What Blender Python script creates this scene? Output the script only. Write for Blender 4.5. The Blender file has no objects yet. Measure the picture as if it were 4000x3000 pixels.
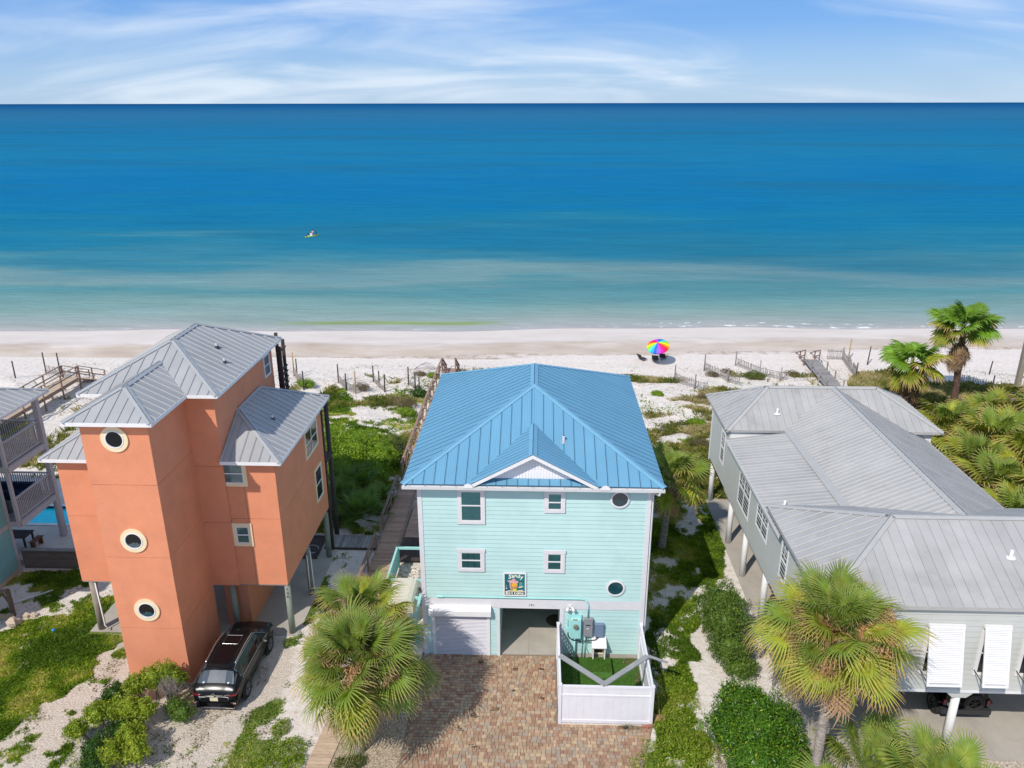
import bpy, math, random
import numpy as np
from mathutils import Vector as V, Matrix, Euler, noise
random.seed(7); RN=np.random.RandomState(5)
sc=bpy.context.scene
col=bpy.data.collections.new('scene'); sc.collection.children.link(col)
# ---------------- camera
PITCH=math.radians(19.88); YAW=math.radians(2.04); ROLL=math.radians(0.1)
fw=V((-math.sin(YAW)*math.cos(PITCH),math.cos(YAW)*math.cos(PITCH),-math.sin(PITCH)))
rt=V((math.cos(YAW),math.sin(YAW),0)); up=rt.cross(fw)
c_,s_=math.cos(ROLL),math.sin(ROLL)
rt,up=rt*c_-up*s_, rt*s_+up*c_
cam=bpy.data.cameras.new('camera'); co=bpy.data.objects.new('camera',cam); col.objects.link(co)
co.matrix_world=Matrix(((rt.x,up.x,-fw.x,0),(rt.y,up.y,-fw.y,0),(rt.z,up.z,-fw.z,23.0),(0,0,0,1)))
cam.sensor_width=36; cam.lens=36*3037/4000; cam.clip_end=90000; cam.clip_start=.5
sc.camera=co
# ---------------- sky and sun
SUNEL=46.5; SUNV=V((-1.28,-2.03,2.53)).normalized()
w=bpy.data.worlds.new('World'); sc.world=w; w.use_nodes=True
nt=w.node_tree; nt.nodes.clear()
def N(nt,t,**k):
    n=nt.nodes.new(t)
    for a,b in k.items():
        if a.startswith('i_'):
            key=a[2:]; key=int(key) if key.isdigit() else key.replace('_',' ')
            n.inputs[key].default_value=b
        else: setattr(n,a,b)
    return n
L=lambda nt,a,b:nt.links.new(a,b)
sky=N(nt,'ShaderNodeTexSky',sky_type='NISHITA',sun_disc=False,sun_elevation=math.radians(SUNEL),sun_rotation=math.atan2(SUNV.x,SUNV.y),altitude=0,air_density=1.0,dust_density=0.6,ozone_density=2.0)
tc=N(nt,'ShaderNodeTexCoord')
sep=N(nt,'ShaderNodeSeparateXYZ'); L(nt,tc.outputs['Generated'],sep.inputs[0])
# project the view direction on a high cloud layer: (x,y)/(z+.12)
zz=N(nt,'ShaderNodeMath',operation='ADD',i_1=.26); L(nt,sep.outputs[2],zz.inputs[0])
zc=N(nt,'ShaderNodeMath',operation='MAXIMUM',i_1=.06); L(nt,zz.outputs[0],zc.inputs[0])
dx=N(nt,'ShaderNodeMath',operation='DIVIDE'); L(nt,sep.outputs[0],dx.inputs[0]); L(nt,zc.outputs[0],dx.inputs[1])
dy=N(nt,'ShaderNodeMath',operation='DIVIDE'); L(nt,sep.outputs[1],dy.inputs[0]); L(nt,zc.outputs[0],dy.inputs[1])
cmb=N(nt,'ShaderNodeCombineXYZ'); L(nt,dx.outputs[0],cmb.inputs[0]); L(nt,dy.outputs[0],cmb.inputs[1])
mp=N(nt,'ShaderNodeMapping'); mp.inputs['Rotation'].default_value=(0,0,math.radians(-14)); mp.inputs['Scale'].default_value=(.85,1.7,1); mp.inputs['Location'].default_value=(2.45,.15,0)
L(nt,cmb.outputs[0],mp.inputs[0])
n1=N(nt,'ShaderNodeTexNoise',i_Scale=1.0,i_Detail=7,i_Roughness=.52,i_Distortion=1.5); L(nt,mp.outputs[0],n1.inputs['Vector'])
n2=N(nt,'ShaderNodeTexNoise',i_Scale=.5,i_Detail=3,i_Roughness=.5,i_Distortion=.4); L(nt,mp.outputs[0],n2.inputs['Vector'])
m12=N(nt,'ShaderNodeMath',operation='MULTIPLY'); L(nt,n1.outputs[0],m12.inputs[0]); L(nt,n2.outputs[0],m12.inputs[1])
cr=N(nt,'ShaderNodeMapRange',interpolation_type='SMOOTHSTEP'); cr.inputs['From Min'].default_value=.19; cr.inputs['From Max'].default_value=.47; cr.inputs['To Max'].default_value=.68
L(nt,m12.outputs[0],cr.inputs['Value'])
# sky colour: deeper blue above, pale towards the horizon as in a hazy marine sky
hs=N(nt,'ShaderNodeHueSaturation'); hs.inputs['Saturation'].default_value=1.12; hs.inputs['Value'].default_value=1.0; L(nt,sky.outputs[0],hs.inputs['Color'])
SKYM=N(nt,'ShaderNodeMixRGB',blend_type='MULTIPLY',i_Fac=1); L(nt,hs.outputs[0],SKYM.inputs[1]); SKYM.inputs[2].default_value=(.95,.97,1.05,1)
mix=N(nt,'ShaderNodeMixRGB'); L(nt,cr.outputs[0],mix.inputs[0]); 
# marine haze: sky gradient, raised overhead to fill shadows, blended with the physical sky
gr_=N(nt,'ShaderNodeValToRGB'); els=gr_.color_ramp.elements
for _ in range(4): els.new(.5)
for e,(p,c) in zip(els,[(0,(3.5,5.1,7.1,1)),(.03,(2.5,4.3,6.9,1)),(.085,(1.05,2.9,6.6,1)),(.13,(.85,2.6,6.4,1)),(.35,(1.5,2.8,5.2,1)),(1,(1.7,2.7,4.5,1))]): e.position=p; e.color=c
L(nt,sep.outputs[2],gr_.inputs[0]); SKB=N(nt,'ShaderNodeMixRGB',i_Fac=.78); L(nt,SKYM.outputs[0],SKB.inputs[1]); L(nt,gr_.outputs[0],SKB.inputs[2])
L(nt,SKB.outputs[0],mix.inputs[1]); mix.inputs[2].default_value=(6.9,7.5,8.2,1)
bg=N(nt,'ShaderNodeBackground',i_Strength=.11); L(nt,mix.outputs[0],bg.inputs['Color'])
wo=N(nt,'ShaderNodeOutputWorld'); L(nt,bg.outputs[0],wo.inputs[0])
sun=bpy.data.lights.new('sun','SUN'); sun.energy=3.35; sun.angle=math.radians(.53); sun.color=(1,.945,.86)
so=bpy.data.objects.new('sun',sun); col.objects.link(so); so.rotation_euler=SUNV.to_track_quat('Z','Y').to_euler()
sc.view_settings.view_transform='Standard'; sc.view_settings.look='None'; sc.view_settings.exposure=.23; sc.view_settings.gamma=1
sc.view_settings.use_curve_mapping=False
# ---------------- helpers
def lin(c): return tuple(((x/255)/12.92 if x/255<=.04045 else ((x/255+.055)/1.055)**2.4) for x in c)
def S(r,g,b,k=1.0): return tuple(x*k for x in lin((r,g,b)))+(1,)
MATS={}
def mat(name,colr,rough=.6,spec=.5,metal=0,var=.12,vscale=3,bump=0,bscale=20,ramp=None,attr=None,objrand=0,streak=None,coat=0,dirt=0,dscale=.6,dcol=None):
    """procedural principled material; colr a linear rgba, ramp a list of (pos,colour) driven by attr or noise"""
    if name in MATS: return MATS[name]
    m=bpy.data.materials.new(name); m.use_nodes=True; nt=m.node_tree; b=nt.nodes['Principled BSDF']
    b.inputs['Roughness'].default_value=rough; b.inputs['Metallic'].default_value=metal
    b.inputs['Specular IOR Level'].default_value=spec; b.inputs['Coat Weight'].default_value=coat
    geo=N(nt,'ShaderNodeNewGeometry')
    no=N(nt,'ShaderNodeTexNoise',i_Scale=vscale,i_Detail=5,i_Roughness=.62)
    if streak:
        mp=N(nt,'ShaderNodeMapping'); mp.inputs['Scale'].default_value=streak; L(nt,geo.outputs['Position'],mp.inputs[0]); L(nt,mp.outputs[0],no.inputs['Vector'])
    else: L(nt,geo.outputs['Position'],no.inputs['Vector'])
    if ramp:
        r=N(nt,'ShaderNodeValToRGB'); el=r.color_ramp.elements
        while len(el)<len(ramp): el.new(.5)
        for e,(p,cc) in zip(el,ramp): e.position=p; e.color=cc
        if attr:
            at=N(nt,'ShaderNodeAttribute',attribute_name=attr); L(nt,at.outputs['Fac'],r.inputs[0])
        else: L(nt,no.outputs[0],r.inputs[0])
        base=r.outputs[0]
    else:
        rgb=N(nt,'ShaderNodeRGB'); rgb.outputs[0].default_value=colr; base=rgb.outputs[0]
    # brightness variation
    mr=N(nt,'ShaderNodeMapRange'); mr.inputs['From Min'].default_value=.3; mr.inputs['From Max'].default_value=.7; mr.inputs['To Min'].default_value=1-var; mr.inputs['To Max'].default_value=1+var
    L(nt,no.outputs[0],mr.inputs['Value']); val=mr.outputs[0]
    if objrand:
        oi=N(nt,'ShaderNodeObjectInfo'); m2=N(nt,'ShaderNodeMapRange'); m2.inputs['To Min'].default_value=1-objrand; m2.inputs['To Max'].default_value=1+objrand
        L(nt,oi.outputs['Random'],m2.inputs['Value']); mm=N(nt,'ShaderNodeMath',operation='MULTIPLY'); L(nt,val,mm.inputs[0]); L(nt,m2.outputs[0],mm.inputs[1]); val=mm.outputs[0]
    h=N(nt,'ShaderNodeVectorMath',operation='SCALE'); L(nt,base,h.inputs[0]); L(nt,val,h.inputs['Scale'])
    out=h.outputs[0]
    if dirt:
        dn=N(nt,'ShaderNodeTexNoise',i_Scale=dscale,i_Detail=6,i_Roughness=.7); L(nt,geo.outputs['Position'],dn.inputs['Vector'])
        dr=N(nt,'ShaderNodeMapRange',interpolation_type='SMOOTHSTEP'); dr.inputs['From Min'].default_value=.5; dr.inputs['From Max'].default_value=.72; dr.inputs['To Max'].default_value=dirt
        L(nt,dn.outputs[0],dr.inputs['Value']); mx=N(nt,'ShaderNodeMixRGB'); L(nt,dr.outputs[0],mx.inputs[0]); L(nt,out,mx.inputs[1]); mx.inputs[2].default_value=dcol or (colr[0]*.45,colr[1]*.42,colr[2]*.38,1); out=mx.outputs[0]
    L(nt,out,b.inputs['Base Color'])
    if bump:
        bn=N(nt,'ShaderNodeTexNoise',i_Scale=bscale,i_Detail=4); L(nt,geo.outputs['Position'],bn.inputs['Vector'])
        bp=N(nt,'ShaderNodeBump',i_Strength=bump,i_Distance=.03); L(nt,bn.outputs[0],bp.inputs['Height']); L(nt,bp.outputs[0],b.inputs['Normal'])
    MATS[name]=m; return m
def leafmat(name,ramp,rough=.5,objrand=.18,trans=.25,var=.2):
    m=mat(name,(0,0,0,1),rough=rough,spec=.35,ramp=ramp,attr='tone',objrand=objrand,var=var,vscale=2.2)
    nt=m.node_tree; b=nt.nodes['Principled BSDF']; o=nt.nodes['Material Output']
    tr=N(nt,'ShaderNodeBsdfTranslucent'); src=b.inputs['Base Color'].links[0].from_socket
    sc_=N(nt,'ShaderNodeVectorMath',operation='MULTIPLY'); L(nt,src,sc_.inputs[0]); sc_.inputs[1].default_value=(1.2,1.3,.5); L(nt,sc_.outputs[0],tr.inputs[0])
    mx=N(nt,'ShaderNodeMixShader',i_0=trans); L(nt,b.outputs[0],mx.inputs[1]); L(nt,tr.outputs[0],mx.inputs[2]); L(nt,mx.outputs[0],o.inputs[0])
    return m
WL={}
def wl(o): return WL.get(o.name,V((0,0,0))) if o else V((0,0,0))
def tag(o,label=None,cat=None,group=None,kind=None):
    if label:o['label']=label
    if cat:o['category']=cat
    if group:o['group']=group
    if kind:o['kind']=kind
    return o
def thing(name,loc,label,cat,group=None,rz=0,ry=0):
    o=bpy.data.objects.new(name,None); col.objects.link(o); o.location=loc; o.rotation_euler=(0,ry,rz); o.empty_display_size=.2
    WL[o.name]=V(loc); return tag(o,label,cat,group)
class MB:
    def __init__(s): s.v=[];s.f=[];s.t=[];s.tone=.5;s.mi=[];s.m=0
    def add(s,vs,fs,tones=None):
        n=len(s.v); s.v+= [tuple(p) for p in vs]; s.f+=[tuple(i+n for i in f) for f in fs]; s.mi+=[s.m]*len(fs)
        s.t+= list(tones) if tones is not None else [s.tone]*len(vs)
    def rb(s,o,a,b,c):
        o,a,b,c=V(o),V(a),V(b),V(c)
        if a.cross(b).dot(c)<0: a,b=b,a
        P=[o,o+a,o+a+b,o+b]; P+=[p+c for p in P]
        s.add(P,[(3,2,1,0),(4,5,6,7),(0,1,5,4),(1,2,6,5),(2,3,7,6),(3,0,4,7)]); return s
    def box(s,x0,x1,y0,y1,z0,z1): return s.rb((x0,y0,z0),(x1-x0,0,0),(0,y1-y0,0),(0,0,z1-z0))
    def prism(s,poly,vec,chk=True):
        poly=[V(p) for p in poly]; vec=V(vec)
        n=V((0,0,0))
        for i in range(1,len(poly)-1): n+=(poly[i]-poly[0]).cross(poly[i+1]-poly[0])
        if n.dot(vec)<0: poly=poly[::-1]
        k=len(poly); s.add(poly+[p+vec for p in poly],[tuple(range(k))[::-1],tuple(range(k,2*k))]+[(i,(i+1)%k,k+(i+1)%k,k+i) for i in range(k)]); return s
    def beam(s,p,q,wd,h,upv=(0,0,1)):
        p,q=V(p),V(q); a=q-p; u=V(upv); sd=a.cross(u)
        if sd.length<1e-6: sd=a.cross(V((1,0,0)))
        sd.normalize(); u=sd.cross(a).normalized()
        return s.rb(p-sd*wd/2-u*h/2,a,sd*wd,u*h)
    def tube(s,pts,r,n=8,cap=True):
        pts=[V(p) for p in pts]; rs=r if hasattr(r,'__len__') else [r]*len(pts)
        vs=[];fs=[]; ref=None
        for i,p in enumerate(pts):
            d=(pts[min(i+1,len(pts)-1)]-pts[max(i-1,0)]).normalized()
            if ref is None: ref=V((0,0,1)) if abs(d.z)<.9 else V((1,0,0))
            a=d.cross(ref).normalized(); b=d.cross(a).normalized(); ref=-b if False else ref
            for k in range(n):
                t=2*math.pi*k/n; vs.append(p+a*math.cos(t)*rs[i]+b*math.sin(t)*rs[i])
        for i in range(len(pts)-1):
            for k in range(n): fs.append((i*n+k,i*n+(k+1)%n,(i+1)*n+(k+1)%n,(i+1)*n+k))
        if cap: fs.append(tuple(range(n))[::-1]); fs.append(tuple(range((len(pts)-1)*n,len(pts)*n)))
        s.add(vs,fs); return s
    def cyl(s,p,q,r0,r1=None,n=16): return s.tube([p,q],[r0,r0 if r1 is None else r1],n)
    def ell(s,c,r,n=10,m=7,jit=0,tones=None):
        c=V(c); vs=[];fs=[]
        for j in range(m+1):
            for i in range(n):
                th=math.pi*j/m; ph=2*math.pi*i/n; d=V((math.sin(th)*math.cos(ph),math.sin(th)*math.sin(ph),math.cos(th)))
                k=1+jit*noise.noise(d*2.3+c)
                vs.append(c+V((d.x*r[0],d.y*r[1],d.z*r[2]))*k)
        for j in range(m):
            for i in range(n): fs.append((j*n+i,(j+1)*n+i,(j+1)*n+(i+1)%n,j*n+(i+1)%n))
        s.add(vs,fs); return s
    def ring(s,c,n,u,r0,r1,d,k=28):
        """flat ring of depth d; c centre, n normal, u any vector in plane"""
        c,n,u=V(c),V(n).normalized(),V(u).normalized(); w_=n.cross(u)
        R=lambda r,t,z:c+u*math.cos(t)*r+w_*math.sin(t)*r+n*z
        vs=[];fs=[]
        for i in range(k):
            t=2*math.pi*i/k; vs+=[R(r0,t,0),R(r1,t,0),R(r1,t,d),R(r0,t,d)]
        for i in range(k):
            a=4*i;b=4*((i+1)%k); fs+=[(a+1,b+1,b+2,a+2),(a+2,b+2,b+3,a+3),(a+3,b+3,b,a)]
        s.add(vs,fs); return s
    def disc(s,c,n,u,r,k=28,d=0):
        c,n,u=V(c),V(n).normalized(),V(u).normalized(); w_=n.cross(u)
        s.add([c+u*math.cos(2*math.pi*i/k)*r+w_*math.sin(2*math.pi*i/k)*r for i in range(k)],[tuple(range(k))]); return s
    def mesh(s,name,mats,o=V((0,0,0)),smooth=False):
        me=bpy.data.meshes.new(name); a=np.array(s.v,dtype=np.float32).reshape(-1,3)-np.array(o,dtype=np.float32)
        me.from_pydata(a.tolist(),[],s.f)
        for m in (mats if isinstance(mats,(list,tuple)) else [mats]): me.materials.append(m)
        if any(s.mi): me.polygons.foreach_set('material_index',s.mi)
        at=me.attributes.new('tone','FLOAT','POINT'); at.data.foreach_set('value',s.t)
        if smooth: me.polygons.foreach_set('use_smooth',[True]*len(me.polygons))
        me.update(); return me
    def build(s,name,mats,parent=None,smooth=False,label=None,cat=None,group=None,kind=None,local=False,origin=None):
        a=np.array(s.v); lo=a.min(0);hi=a.max(0); o=V(((lo[0]+hi[0])/2,(lo[1]+hi[1])/2,lo[2])) if origin is None else V(origin)
        ob=bpy.data.objects.new(name,s.mesh(name,mats,o,smooth)); col.objects.link(ob)
        if parent:
            ob.parent=parent; base=V((0,0,0)) if local else wl(parent); ob.location=o-base
        else: ob.location=o
        WL[ob.name]=o; tag(ob,label,cat,group,kind); return ob
def inst(me,name,parent=None,loc=(0,0,0),rot=(0,0,0),scl=(1,1,1),world=True):
    o=bpy.data.objects.new(name,me); col.objects.link(o)
    if parent: o.parent=parent
    o.location=V(loc)-(wl(parent) if (parent and world) else V((0,0,0))); o.rotation_euler=rot; o.scale=scl if hasattr(scl,'__len__') else (scl,)*3
    WL[o.name]=V(loc); return o
def copy_tree(o,parent=None):
    c=o.copy(); col.objects.link(c); c.parent=parent
    for ch in list(o.children): copy_tree(ch,c)
    return c
def clip(poly,p,n):
    out=[];k=len(poly)
    for i in range(k):
        a,b=poly[i],poly[(i+1)%k]; da=(a-p).dot(n); db=(b-p).dot(n)
        if da>=0: out.append(a)
        if (da>=0)!=(db>=0): out.append(a+(b-a)*(da/(da-db)))
    return out
def area(poly):
    n=V((0,0,0))
    for i in range(1,len(poly)-1): n+=(poly[i]-poly[0]).cross(poly[i+1]-poly[0])
    return n.length/2
def face_n(poly):
    n=V((0,0,0))
    for i in range(1,len(poly)-1): n+=(V(poly[i])-V(poly[0])).cross(V(poly[i+1])-V(poly[0]))
    n.normalize(); return n if n.z>0 else -n
def roof_face(parent,poly,e,m,w=.42,rib=.035,rw=.035,minor=0,mh=.012,start=0,ribm=None,gap=.022):
    poly=[V(p) for p in poly]; n=face_n(poly); e=V(e).normalized()
    us=[p.dot(e) for p in poly]; u0=min(us)-start; k=0
    while u0+k*w<max(us)-.01:
        a=u0+k*w; b=a+w; k+=1
        c=clip(clip(poly,e*a,e),e*(b-gap),-e)
        if len(c)<3 or area(c)<.003: continue
        mb=MB(); mb.prism(c,n*.02)
        def addrib(p,wd,h):
            d=clip(clip(poly,e*p,e),e*(p+wd),-e)
            if len(d)>2 and area(d)>.002: mb.m=1 if ribm else 0; mb.prism([q+n*.002 for q in d],n*(.018+h)); mb.m=0
        addrib(a,rw,rib)
        for j in range(minor): addrib(a+w*(j+1)/(minor+1)-.012,.028,mh)
        mb.build('roof_panel',[m,ribm] if ribm else m,parent)
    return n
def cap(parent,p,q,n1,n2,m,wd=.16,h=.045,name='ridge_cap'):
    p,q=V(p),V(q); a=(q-p).normalized(); mb=MB()
    for n,o in ((n1,n2),(n2,n1)):
        d=a.cross(n).normalized()
        if d.dot(n-o)<0: d=-d   # away from ridge on this face
        mb.prism([p+n*h,q+n*h,q+n*h+d*wd,p+n*h+d*wd],n*.014)
    return mb.build(name,m,parent)
def window(parent,O,r,n,w_,h,trim=.12,tm=None,sm=None,pm=None,lou=None,cols=1,rows=1,mid=.5,tt=.05,head=0,hm=None,lm=None,muntin_top_only=False):
    O,r,n=V(O),V(r).normalized(),V(n).normalized(); u=V((0,0,1))
    P=lambda a,b,c=0:O+r*a+u*b+n*c
    t=MB(); D=.06
    t.rb(P(-trim,-trim,.0),r*(w_+2*trim),u*trim,n*tt); t.rb(P(-trim-head,h,.0),r*(w_+2*trim+2*head),u*(trim*1.1),n*(tt+.012 if head else tt))
    t.rb(P(-trim,0),r*trim,u*h,n*tt); t.rb(P(w_,0),r*trim,u*h,n*tt)
    W=t.build('window',tm,parent)
    s=MB(); f=.04
    s.rb(P(0,0,.004),r*w_,u*f,n*(tt-.01)); s.rb(P(0,h-f,.004),r*w_,u*f,n*(tt-.01)); s.rb(P(0,f,.004),r*f,u*(h-2*f),n*(tt-.01)); s.rb(P(w_-f,f,.004),r*f,u*(h-2*f),n*(tt-.01))
    s.rb(P(f,h*mid-.02,.006),r*(w_-2*f),u*.045,n*(tt-.006))
    for c in range(1,cols): s.rb(P(w_*c/cols-.02,f,.003),r*.04,u*(h-2*f),n*(tt-.008))
    if hm:
        for c in range(cols):
            x0=w_*c/cols
            s.rb(P(x0+w_/cols/2-.008,h*mid+.03,.004),r*.016,u*(h*(1-mid)-.07),n*(tt-.018))
            for q in (1/3,2/3): s.rb(P(x0+f,h*mid+h*(1-mid)*q,.004),r*(w_/cols-f),u*.016,n*(tt-.018))
    s.build('sash',sm,W)
    for (a,b) in ((f,h*mid-.02),(h*mid+.025,h-f)):
        MB().rb(P(f,a,.018),r*(w_-2*f),u*(b-a),n*.006).build('pane',pm,W)
    MB().rb(P(f,f,.002),r*(w_-2*f),u*(h-2*f),n*.004).build('backing',MATS['dark_interior'],W)
    if lou:
        z=f+.01
        while z<h-f-.03:
            for c in range(lou):
                x0=f+(w_-2*f)*c/lou+.008
                l=MB(); l.rb(P(x0,z,.0065),r*((w_-2*f)/lou-.02),u*.046,n*.009); l.build('louvre',lm,W)
            z+=.058
    return W
def round_window(parent,c,n,r,trimw,tm,sm,pm,lm=None,cloth=None):
    c,n=V(c),V(n).normalized(); u=V((0,0,1))
    W=MB().ring(c,n,u,r+.035,r+.035+trimw,.05).build('window',tm,parent)
    MB().ring(c,n,u,r-.01,r+.035,.065).build('sash',sm,W)
    MB().disc(c+n*.03,n,u,r).build('pane',pm,W)
    MB().disc(c+n*.006,n,u,r).build('backing',MATS['dark_interior'],W)
    if cloth:
        mb=MB(); mb.prism([c+n*.01+X(a*r,0,b*r) for a,b in ((-.62,-.72),(.0,-.97),(.62,-.72),(.78,-.52),(.5,-.42),(.35,-.25),(.12,-.38),(-.1,-.2),(-.35,-.42),(-.75,-.5))],n*.01); mb.build('curtain',cloth,W)
    return W
def text(s,size,loc,rot,m,parent=None,name='lettering',ext=.004,font_shear=0,align='CENTER',offs=0):
    c=bpy.data.curves.new('t','FONT'); c.body=s; c.size=size; c.extrude=ext; c.align_x=align; c.shear=font_shear; c.offset=offs; c.resolution_u=3
    o=bpy.data.objects.new('t',c); col.objects.link(o); o.rotation_euler=rot
    bpy.context.view_layer.update()
    me=bpy.data.meshes.new_from_object(o.evaluated_get(bpy.context.evaluated_depsgraph_get())); bpy.data.objects.remove(o)
    me.name=name; me.materials.clear(); me.materials.append(m)
    ob=inst(me,name,parent,loc,rot); return ob
# ---------------- materials
M=mat
white=M('white_paint',(.76,.75,.755,1),rough=.5,var=.03,dirt=.12,dscale=1.2)
trimw=M('white_trim',(.68,.665,.69,1),rough=.5,var=.04)
teal=M('aqua_siding',(.47,.67,.65,1),rough=.6,var=.06,vscale=.7,objrand=.025,dirt=.07,dscale=.8)
tealtrim=M('aqua_paint',(.36,.68,.66,1),rough=.5,var=.06)
bluem=M('blue_metal',(.145,.345,.50,1),rough=.42,spec=.5,var=.05,vscale=.5,metal=.0,objrand=.03)
blueseam=M('blue_seam',(.05,.13,.21,1),rough=.6)
sunlitrib=M('sunlit_seam',(.54,.53,.51,1),rough=.4,metal=.05,var=.05)  # paler ribs for side slopes only: sunlit seams put into the colour
greyseam=M('grey_seam',(.20,.20,.20,1),rough=.6)
bluecap=M('blue_metal_cap',(.17,.385,.54,1),rough=.4,var=.04)
galv=M('grey_metal_roof',(.39,.385,.385,1),rough=.45,metal=.1,var=.08,vscale=.6,objrand=.04,dirt=.15,dscale=.5)
galvcap=M('grey_metal_cap',(.40,.41,.42,1),rough=.4,metal=.1,var=.05)
galv2=M('weathered_metal_roof',(.425,.41,.395,1),rough=.5,metal=.05,var=.09,vscale=.7,objrand=.05,dirt=.3,dscale=.4)
galv2cap=M('weathered_metal_cap',(.43,.42,.405,1),rough=.5,metal=.05,var=.05)
darkmet=M('dark_metal',(.05,.05,.055,1),rough=.4,metal=.5)
orange=M('orange_stucco',(.70,.27,.15,1),rough=.88,spec=.2,var=.07,vscale=1.1,bump=.5,bscale=22,dirt=.28,dscale=.5,dcol=(.62,.30,.20,1))
orangej=M('orange_joint',(.35,.10,.05,1),rough=.9,var=.05)
cream=M('cream_trim',(.82,.65,.42,1),rough=.7,var=.05)
M('dark_interior',(.012,.014,.016,1),rough=.9,spec=.1,var=.1)
pane=M('window_glass',(.015,.02,.022,1),rough=.06,spec=.3,var=.1)
def glassy(name,tint,tr=.8):
    m=bpy.data.materials.new(name); m.use_nodes=True; nt=m.node_tree; nt.nodes.remove(nt.nodes['Principled BSDF']); o=nt.nodes['Material Output']
    t=N(nt,'ShaderNodeBsdfTransparent'); t.inputs[0].default_value=tint; g=N(nt,'ShaderNodeBsdfGlossy',i_Roughness=.04); f=N(nt,'ShaderNodeFresnel',i_IOR=1.5)
    a=N(nt,'ShaderNodeMath',operation='ADD',i_1=.0); L(nt,f.outputs[0],a.inputs[0]); mx=N(nt,'ShaderNodeMixShader'); L(nt,a.outputs[0],mx.inputs[0]); L(nt,t.outputs[0],mx.inputs[1]); L(nt,g.outputs[0],mx.inputs[2]); L(nt,mx.outputs[0],o.inputs[0]); MATS[name]=m; return m
clear=glassy('clear_glass',(.8,.9,.9,1))
shutter=M('teal_shutter',(.03,.62,.58,1),rough=.5,var=.1)
blind=M('grey_blind',(.38,.39,.41,1),rough=.6,var=.05)
screen=M('grey_screen',(.09,.10,.11,1),rough=.5,var=.08)
concrete=M('concrete',(.42,.38,.33,1),rough=.9,var=.12,vscale=.8,bump=.1,bscale=40,dirt=.25,dscale=.45)
poolconc=M('pool_concrete',(.58,.53,.47,1),rough=.9,var=.1,vscale=1.5,dirt=.2)
greypaint=M('grey_siding',(.52,.53,.50,1),rough=.6,var=.05,vscale=.6,objrand=.02,dirt=.1)
wood=M('weathered_wood',(.25,.16,.12,1),rough=.85,var=.3,vscale=5,streak=(1,1,6),objrand=.22)
deckw=M('deck_wood',(.42,.26,.19,1),rough=.85,var=.25,vscale=7,streak=(.6,4,1),objrand=.2)
greywood=M('grey_wood',(.27,.25,.24,1),rough=.85,var=.25,vscale=6,objrand=.25)
postw=M('green_post',(.24,.27,.22,1),rough=.85,var=.2,vscale=5,streak=(3,3,.5))
brownpost=M('brown_post',(.28,.24,.19,1),rough=.9,var=.25,vscale=5,streak=(3,3,.6))
darkwood=M('dark_wood',(.06,.04,.035,1),rough=.8,var=.3,vscale=5,objrand=.2)
# ---------------- ground, beach, water
def pip(poly,X,Y):
    X=np.asarray(X);Y=np.asarray(Y); r=np.zeros(X.shape,bool); k=len(poly)
    for i in range(k):
        x0,y0=poly[i];x1,y1=poly[(i+1)%k]
        if y0==y1: continue
        c=((y0>Y)!=(y1>Y))&(X<(x1-x0)*(Y-y0)/(y1-y0)+x0); r^=c
    return r
_g=RN.rand(256,256).astype(np.float32)
def vn(X,Y,s):
    X=np.asarray(X)/s+1000;Y=np.asarray(Y)/s+1000; xi=np.floor(X).astype(int);yi=np.floor(Y).astype(int); fx=X-xi;fy=Y-yi; fx=fx*fx*(3-2*fx);fy=fy*fy*(3-2*fy)
    g=lambda a,b:_g[a%256,b%256]
    return (g(xi,yi)*(1-fx)+g(xi+1,yi)*fx)*(1-fy)+(g(xi,yi+1)*(1-fx)+g(xi+1,yi+1)*fx)*fy
def fbm(X,Y,s,o=4):
    r=0;a=.5;t=0
    for i in range(o): r=r+a*vn(X+i*37.1,Y-i*17.3,s);t+=a;a*=.55;s/=2.1
    return r/t
LAWN_L=[(-19.9,32.7),(-20.6,31.9),(-23.6,30.0),(-25.1,28.2),(-26.2,26.8),(-26,21),(-20.9,22.4),(-20.1,24.2),(-19.1,26.2),(-18.9,28.2),(-18.9,31)]
BEHIND=[(-26.8,33.9),(-23.4,34.2),(-21,34.2),(-23.1,32.8),(-26,32.0)]
STRIP=[(5.4,33.5),(6.2,48),(12.6,53),(11.0,43.0),(10.4,37.6),(9.6,34.5),(8.2,32.6),(7.4,30.2),(7.0,28.2),(6.3,25.6),(6.6,22.3),(6.8,20),(3.9,20),(3.8,22.2),(4.8,24.0),(5.0,27.4)]
STRIP_DIM=[(4.7,28),(4.7,42),(7.2,42),(8.2,37.5),(6.6,33.4),(5.9,28)]
LAWN_C=[(-17.9,62.0),(-16.3,61.5),(-14.9,57.5),(-13.6,53.6),(-11,52.6),(-9.1,51.6),(-8.9,44),(-10.4,42.6),(-17,43),(-18.5,52)]
R_DUNE=[(27.2,65.2),(28.8,67.0),(31.7,66.6),(33.9,63.6),(40.5,63.2),(46,58),(50,40),(22,40),(22,50),(20.5,56),(25.4,58.6)]
L_BACK=[(-9,43),(-18,43),(-18,38.5),(-13,38.2),(-9,38.0)]
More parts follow.
